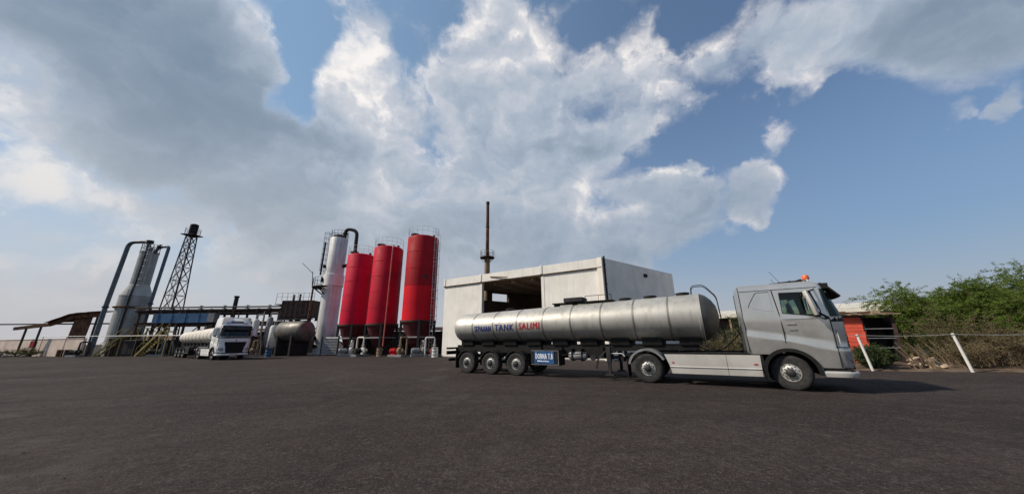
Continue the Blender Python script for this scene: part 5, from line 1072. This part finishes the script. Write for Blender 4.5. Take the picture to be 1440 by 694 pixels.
for z in (1.5, 3.5, 5.5, 7.0): BD.part('pipe_clip', MB().bx(cq.x - 0.1, cq.x + 0.1, cq.y - 0.1, cq.y + 0.12, z, z + 0.05), 'dark_steel')
vq = Bc - A + e2 * 5.9
BD.part('vent_box', MB().prism([((vq + v).x, (vq + v).y) for v in (-in2 * 0.14, e2 * 0.42 - in2 * 0.14, e2 * 0.42 + in2 * 0.02, in2 * 0.02)], 6.72, 6.98, 'xy'), 'black')
BD.part('spout_pipe', MB().tube([fp(5.9, -0.18, 7.24), fp(7.9, -0.28, 6.98)], 0.05, 8), 'rust_pale', 40)
for s, z in ((12.4, 5.2), (15.2, 5.9), (2.0, 4.2)): BD.part('putlog_plug', wall_box(MB(), s - 0.05, s + 0.05, -0.012, 0.0, z, z + 0.09), 'plaster_side')
# ------------------------------------------------------------------ rusty chimney
CH = Thing('chimney', 'tall thin rusty chimney with a round platform behind the white building', 'chimney', (-3.25, 40.6, 0))
CH.part('lower_stack', MB().cyl((0, 0, 0), (0, 0, 11.9), 0.42, 0.34, 20), 'rust_pale', 40)
CH.part('upper_stack', MB().cyl((0, 0, 11.9), (0, 0, 19.7), 0.235, 0.20, 18), 'rust', 40)
CH.part('stack_rim', MB().lathe([(0.20, 19.4), (0.24, 19.42), (0.24, 19.72), (0.16, 19.72)], 18).lathe([(0.23, 16.0), (0.26, 16.02), (0.26, 16.12), (0.23, 16.14)], 18), 'dark_steel', 40)
CH.part('platform', MB().lathe([(0.30, 11.75), (0.95, 11.78), (0.95, 11.88), (0.30, 11.9)], 24), 'brown_steel', 40)
CH.part('platform_railing', railing(MB(), 0, 0, 11.88, 0.9, 0.85, 10, 0.018), 'brown_steel')
cb = MB()
for k in range(6):
    a = R(60 * k); cb.beam((0.37 * math.cos(a), 0.37 * math.sin(a), 11.2), (0.9 * math.cos(a), 0.9 * math.sin(a), 11.75), 0.05)
CH.part('platform_bracket', cb, 'brown_steel')
CH.part('ladder', ladder(MB(), 0.1, -0.46, 0.4, 12.4, 1, 0, 0.36, 0.02), 'brown_steel')

# ------------------------------------------------------------------ long shed and red shack
LSH = Thing('long_shed', 'long low shed with a pale sheet roof beyond the silver truck', 'shed', (20.5, 27.0, 0), math.atan2(-0.74, 0.68))
for k in range(16):
    x = -9 + k * 1.05
    LSH.part('roof_sheet', MB().solid([(x, -0.5, 3.40), (x + 1.04, -0.5, 3.40 + 0.015), (x + 1.04, 5.0, 4.05 + 0.015), (x, 5.0, 4.05)], (0, 0, 0.05)), 'roof_sheet')
LSH.part('eave_board', MB().bx(-9, 7.8, -0.50, -0.42, 3.12, 3.39), 'roof_sheet')
LSH.part('soffit', MB().bx(-9, 7.8, -0.42, 0.4, 3.05, 3.11), 'brown_steel')
LSH.part('front_wall', MB().bx(-8.8, 7.6, 0.4, 0.6, 0, 3.38), 'interior')
LSH.part('end_wall', MB().bx(7.45, 7.6, 0.61, 4.8, 0, 3.5).bx(-8.8, -8.65, 0.61, 4.8, 0, 3.5), 'interior')
for x in (-8.6, -5.4, -2.2, 1.0, 4.2, 7.3): LSH.part('post', MB().beam((x, -0.3, 0), (x, -0.3, 3.06), 0.14), 'rust_pale')
SK = Thing('red_shack', 'small shack with an orange-red board wall and dark open front', 'shack', (17.9, 19.6, 0), R(-33))
for k in range(13):
    SK.part('wall_board', MB().bx(0.35, 2.0 + 0.015 * (k % 3), 0.0 - 0.012 * (k % 2), 0.04, 0.02 + k * 0.195, 0.205 + k * 0.195), 'shack_red')
SK.part('corner_post', MB().bx(1.98, 2.10, 0.045, 0.15, 0, 2.6), 'brown_steel'); SK.part('corner_post', MB().bx(0.30, 0.42, 0.045, 0.15, 0, 2.6), 'brown_steel')
SK.part('door_post', MB().bx(3.16, 3.28, -0.02, 0.10, 0, 2.62), 'brown_steel')
SK.part('back_wall', MB().bx(0.3, 3.28, 1.6, 1.66, 0, 2.55).bx(0.3, 0.36, 0.16, 1.6, 0, 2.55).bx(3.2, 3.27, 0.11, 1.6, 0, 2.55), 'dark_steel')
for z in (0.9, 1.4, 1.9): SK.part('shelf_bar', MB().beam((2.06, 0.05, z), (3.18, 0.04, z), 0.04), 'grey_steel')
SK.part('roof_sheet', MB().solid([(0.1, -0.35, 2.66), (3.5, -0.35, 2.62), (3.5, 1.9, 2.78), (0.1, 1.9, 2.80)], (0, 0, 0.04)), 'rust_pale')
for k in range(7): SK.part('roof_scrap', MB().bx(0.2 + k * 0.45, 0.5 + k * 0.45, -0.4, -0.1, 2.71, 2.76 + 0.05 * (k % 3)), 'rust_pale' if k % 2 else 'rust')
# ------------------------------------------------------------------ earth verge under the scrub
rows = []; NV = 60
for j, off_ in enumerate((0.0, 0.18, 0.5, 1.2, 3.0, 6.0, 9.0)):
    r_ = []
    for k in range(NV + 1):
        t = k / NV; x = 10.5 + 24 * t; y = 17.3 - 7.0 * t; w = noise.noise(Vector((x * 0.6, 3.1, 0))) * 0.45 + noise.noise(Vector((x * 2.1, 7.7, 0))) * 0.14
        px_, py_ = x + 0.28 * (off_ + w), y + 0.96 * (off_ + w)
        z = -0.02 if j == 0 else interp(off_, [(0.18, 0.03), (1.2, 0.12), (9, 0.2)]) + 0.10 * noise.noise(Vector((px_ * 0.9, py_ * 0.9, 1.0))) * min(1, off_)
        r_.append((px_, py_, z))
    rows.append(r_)
tag(link('earth_verge', MB().grid(rows).mesh('earth_verge', 'soil', 60)), 'brown earth verge under the scrub beside the yard', kind='structure')
# ------------------------------------------------------------------ fence posts and wire
PB = [(12.9, 16.6), (16.34, 15.57), (19.54, 14.6), (22.9, 13.6)]
LAB = {1: 'white leaning fence post in front of the red shack', 2: 'white leaning fence post in the dry brown scrub under the tree', 0: 'white leaning fence post hidden behind the silver cab', 3: 'white leaning fence post at the far end of the scrub'}
tops = []
for i, (x, y) in enumerate(PB):
    tx, ty = x - 0.24, y + 0.02; tops.append((tx, ty, 1.58))
    if i == 0: continue
    p = Thing('fence_post', LAB[i], 'fence post', (x, y, 0), 0, 'white posts of the wire fence')
    p.part('post', MB().cyl((0, 0, -0.05), (-0.24, 0.02, 1.60), 0.055, 0.05, 12), 'post_white', 40)
    p.part('wire_staple', MB().ring((-0.235, 0.02, 1.54), 0.056, 0.008, 14, 5), 'dark_steel', 40)
wr = MB()
for a, b in zip(tops, tops[1:]):
    wr.tube([(a[0] + (b[0] - a[0]) * t, a[1] - 0.05 + (b[1] - a[1]) * t, 1.555 - 0.05 * math.sin(math.pi * t)) for t in [k / 8 for k in range(9)]], 0.009, 5)
tag(link('fence_wire', wr.mesh('fence_wire', 'wire')), 'thin pale wire strung across the leaning white posts', 'wire')
# ------------------------------------------------------------------ vegetation
def leaf_quad(mb, c, d, w, l_, roll):
    d = d.normalized(); u = Vector((0, 0, 1)) if abs(d.z) < 0.9 else Vector((1, 0, 0)); s_ = d.cross(u).normalized(); q = s_.cross(d)
    s_ = s_ * math.cos(roll) + q * math.sin(roll)
    mb._add([c, c + d * l_ * 0.5 + s_ * w * 0.5, c + d * l_, c + d * l_ * 0.5 - s_ * w * 0.5], [(0, 1, 2, 3)])
def frond(lb, tb, p, d, ln, rng, leaf_l, leaf_w, n, droop=0.25, r0=0.008):
    pts = [p.copy()]; dd = d.normalized(); step = ln / 5
    for k in range(5):
        dd = (dd + Vector((rng.uniform(-.16, .16), rng.uniform(-.16, .16), rng.uniform(-.12, .10) - droop * 0.25))).normalized(); pts.append(pts[-1] + dd * step)
    tb.tube(pts, [r0, r0 * .9, r0 * .75, r0 * .6, r0 * .45, r0 * .25], 3, caps=False)
    for i in range(n):
        t = rng.random() * 4.99; k = int(t); c = pts[k].lerp(pts[k + 1], t - k)
        dr = Vector((rng.gauss(0, 1), rng.gauss(0, 1), rng.gauss(-0.25, .7))); ax_ = (pts[k + 1] - pts[k]).normalized()
        dr = (dr - ax_ * dr.dot(ax_) * 0.6 + ax_ * 0.8).normalized()
        leaf_quad(lb, c, dr, leaf_w * rng.uniform(.6, 1.3), leaf_l * rng.uniform(.6, 1.4), rng.random() * 3.14)
    return pts
def tree(label, loc, seed, arms, leafmat):
    rng = random.Random(seed); T = Thing('mesquite_tree', label, 'tree', loc)
    tb = MB(); lb = MB()
    trunk = [Vector((0, 0, -0.1)), Vector((0.1, 0.05, 0.6)), Vector((0.0, 0.1, 1.2)), Vector((-0.15, 0.05, 2.0))]
    tb.tube(trunk, [0.26, 0.20, 0.17, 0.15], 10)
    for az_, el_, ln in arms:
        d = Vector((math.cos(R(az_)) * math.cos(R(el_)), math.sin(R(az_)) * math.cos(R(el_)), math.sin(R(el_))))
        p = trunk[-1] - Vector((0, 0, rng.uniform(0, .5))); pts = [p.copy()]; dd = d.copy(); st = ln / 9
        for k in range(9):
            dd = (dd + Vector((rng.uniform(-.2, .2), rng.uniform(-.2, .2), rng.uniform(-.15, .12) - 0.045))).normalized(); pts.append(pts[-1] + dd * st)
        tb.tube(pts, [0.085 * (1 - k / 10.5) for k in range(10)], 6)
        for k in range(2, 10):
            for q in range(3):
                dd2 = ((pts[k] - pts[k - 1]).normalized() * 0.8 + Vector((rng.uniform(-1, 1), rng.uniform(-1, 1), rng.uniform(-.55, .75)))).normalized()
                sub = [pts[k].copy()]; l2 = ln * rng.uniform(.16, .30)
                for z in range(4):
                    dd2 = (dd2 + Vector((rng.uniform(-.25, .25), rng.uniform(-.25, .25), rng.uniform(-.25, .12)))).normalized(); sub.append(sub[-1] + dd2 * l2 / 4)
                tb.tube(sub, [0.022, 0.018, 0.014, 0.010, 0.006], 4, caps=False)
                for z in range(1, 5):
                    for w in range(3):
                        d3 = ((sub[z] - sub[z - 1]).normalized() * 0.9 + Vector((rng.uniform(-1, 1), rng.uniform(-1, 1), rng.uniform(-.7, .4)))).normalized()
                        frond(lb, tb, sub[z], d3, rng.uniform(.45, .95), rng, 0.15, 0.032, 34, 0.35, 0.005)
    T.part('trunk', tb, 'bark', 50)
    T.part('crown', lb, leafmat)
    return T
def bush(name, label, loc, seed, rx, ry, h, leafmat, n=26, leaf=0.09, per=18, twig='dry_twig', cat='bush', lean=(0, 0), droop=0.3, group=None):
    rng = random.Random(seed); T = Thing(name, label, cat, loc, 0, group); tb = MB(); lb = MB()
    for i in range(n):
        a = rng.random() * 6.283; q = math.sqrt(rng.random()); b = Vector((rx * 0.25 * q * math.cos(a), ry * 0.25 * q * math.sin(a), -0.03))
        tip = Vector((rx * q * math.cos(a) + lean[0], ry * q * math.sin(a) + lean[1], h * (1 - 0.45 * q * q) * rng.uniform(.7, 1.08))); pts = [b]
        for k in range(1, 6):
            t = k / 5; p = b.lerp(tip, t) + Vector((rng.uniform(-.07, .07) * rx, rng.uniform(-.07, .07) * ry, 0.12 * h * math.sin(math.pi * t))); pts.append(p)
        tb.tube(pts, [0.018, 0.015, 0.012, 0.009, 0.006, 0.003], 4, caps=False)
        for k in range(1, 6):
            for w in range(4):
                d3 = ((pts[k] - pts[k - 1]).normalized() + Vector((rng.uniform(-1, 1), rng.uniform(-1, 1), rng.uniform(-.7, .6))) * 1.0).normalized()
                frond(lb, tb, pts[k], d3, rng.uniform(.18, .42) * (0.6 + h * 0.3), rng, leaf, leaf * 0.32, per, droop, 0.004)
    T.part('stems', tb, twig, 50); T.part('foliage', lb, leafmat)
    return T
arms = []
for k in range(20):
    arms.append((118 + k * 7.6 + (k * 37 % 11) - 5, 14 + (k * 29 % 23), 5.6 + (k * 17 % 10) * 0.08))
for k in range(16): arms.append((k * 22.5 + 10, 20 + (k * 23 % 26), 4.7))
tree('large spreading feathery green tree behind the wire fence', (30.3, 18.3, 0), 21, arms, M_['leaf_green'])
bush('dry_bush', 'tan dry bush between the red shack and the green tree', (21.9, 17.0, 0), 31, 1.3, 1.0, 2.7, M_['leaf_olive'], 30, 0.08, 14)
bush('dry_bush', 'tall brown dry bush under the left edge of the tree crown', (22.6, 15.9, 0), 32, 1.3, 1.0, 2.3, M_['leaf_dry'], 28, 0.08, 10)
bush('dry_bush', 'low brown thicket around the second white post', (20.9, 15.5, 0), 33, 0.9, 0.6, 1.25, M_['leaf_dry'], 26, 0.07, 10)
bush('dry_bush', 'dark brown thicket right of the second white post', (22.4, 14.8, 0), 34, 1.4, 0.8, 1.8, M_['leaf_dry'], 34, 0.07, 12)
bush('dry_bush', 'olive thicket under the middle of the tree', (24.0, 15.6, 0), 35, 1.7, 1.0, 2.1, M_['leaf_olive'], 34, 0.08, 12)
bush('dry_bush', 'brown thicket at the far right end of the wire fence', (24.6, 14.2, 0), 38, 1.5, 0.8, 1.7, M_['leaf_dry'], 32, 0.07, 12)
bush('green_shrub', 'low dark green shrub beside the first white post', (17.1, 16.1, 0), 36, 0.75, 0.55, 1.0, M_['leaf_dark'], 22, 0.10, 16, 'bark', 'shrub')
bush('green_shrub', 'low dark green shrub in front of the dark shack opening', (18.0, 16.9, 0), 37, 0.85, 0.55, 0.95, M_['leaf_dark'], 24, 0.10, 16, 'bark', 'shrub')
bush('green_shrub', 'leafy green shrub seen between the tank and the silver cab', (13.4, 19.4, 0), 41, 1.2, 0.8, 2.5, M_['leaf_dark'], 30, 0.10, 14, 'dry_twig', 'shrub')
bush('dry_bush', 'twiggy olive bush behind the coupling of the silver truck', (11.6, 18.6, 0), 42, 1.2, 0.7, 1.7, M_['leaf_olive'], 26, 0.08, 8)
bush('dry_bush', 'thin brown bush behind the silver cab', (15.2, 18.4, 0), 43, 1.2, 0.8, 2.0, M_['leaf_dry'], 24, 0.08, 10)
bush('dry_bush', 'grey green weeds at the foot of the cream wall', (-66.6, 45.6, 0), 44, 2.4, 0.6, 1.1, M_['leaf_olive'], 26, 0.14, 8)
bush('dry_bush', 'dusty weeds at the yard edge below the red hatch', (-70.6, 45.6, 0), 45, 2.2, 0.6, 0.9, M_['leaf_olive'], 24, 0.14, 8)
# rubble
def rubble(label, loc, seed, n, spread, smin, smax, material, group=None):
    rng = random.Random(seed)
    T = Thing('rubble_heap', label, 'rubble', loc)
    for i in range(n):
        s_ = rng.uniform(smin, smax); a = rng.random() * 6.28; q = rng.random() ** .7; x, y = spread[0] * q * math.cos(a), spread[1] * q * math.sin(a); z0 = spread[2] * (1 - q) * rng.random()
        pts = []
        for k in range(14):
            v = Vector((rng.gauss(0, 1), rng.gauss(0, 1), rng.gauss(0, 1))).normalized(); pts.append((x + v.x * s_, y + v.y * s_ * .8, z0 + s_ * 0.5 + v.z * s_ * 0.6))
        bm = bmesh.new(); vs = [bm.verts.new(p) for p in pts]; r_ = bmesh.ops.convex_hull(bm, input=vs); bmesh.ops.delete(bm, geom=[g_ for g_ in r_['geom_interior'] if isinstance(g_, bmesh.types.BMVert)], context='VERTS')
        me = bpy.data.meshes.new('stone'); bm.to_mesh(me); bm.free(); me.materials.append(M_[material]); link('stone', me, T.o)
    return T
rubble('pale tan rubble heap behind the fence between the two white posts', (19.3, 15.95, 0), 51, 18, (0.95, 0.4, 0.7), 0.12, 0.34, 'tan')
rubble('few pale stones in the brown scrub under the tree', (22.9, 14.1, 0), 52, 7, (1.1, 0.4, 0.3), 0.08, 0.2, 'tan')
rubble('grey rubble at the foot of the cream wall', (-68.6, 45.0, 0), 53, 18, (3.5, 0.5, 0.4), 0.12, 0.32, 'stone_grey')
# dry canes leaning over the rubble
rng = random.Random(61)
CN = Thing('dry_canes', 'pale dry canes leaning on the tan rubble heap', 'canes', (19.4, 15.5, 0))
for k in range(13):
    x = -1.2 + 2.4 * rng.random(); CN.part('cane', MB().tube([(x, rng.uniform(-.2, .2), 0), (x - rng.uniform(.1, .4), .1, .6), (x - rng.uniform(.3, .9), .2, rng.uniform(1.0, 1.35))], [0.03, 0.026, 0.015], 5), 'dry_twig', 50)
CN2 = Thing('dry_canes', 'bare dry stalks standing behind the silver truck coupling', 'canes', (13.2, 17.9, 0))
for k in range(9):
    x = -1.0 + 2.0 * rng.random(); CN2.part('cane', MB().tube([(x, rng.uniform(-.2, .2), 0), (x + rng.uniform(-.3, .3), .1, .8), (x + rng.uniform(-.8, .8), .2, rng.uniform(1.4, 2.0))], [0.03, 0.024, 0.012], 5), 'dry_twig', 50)
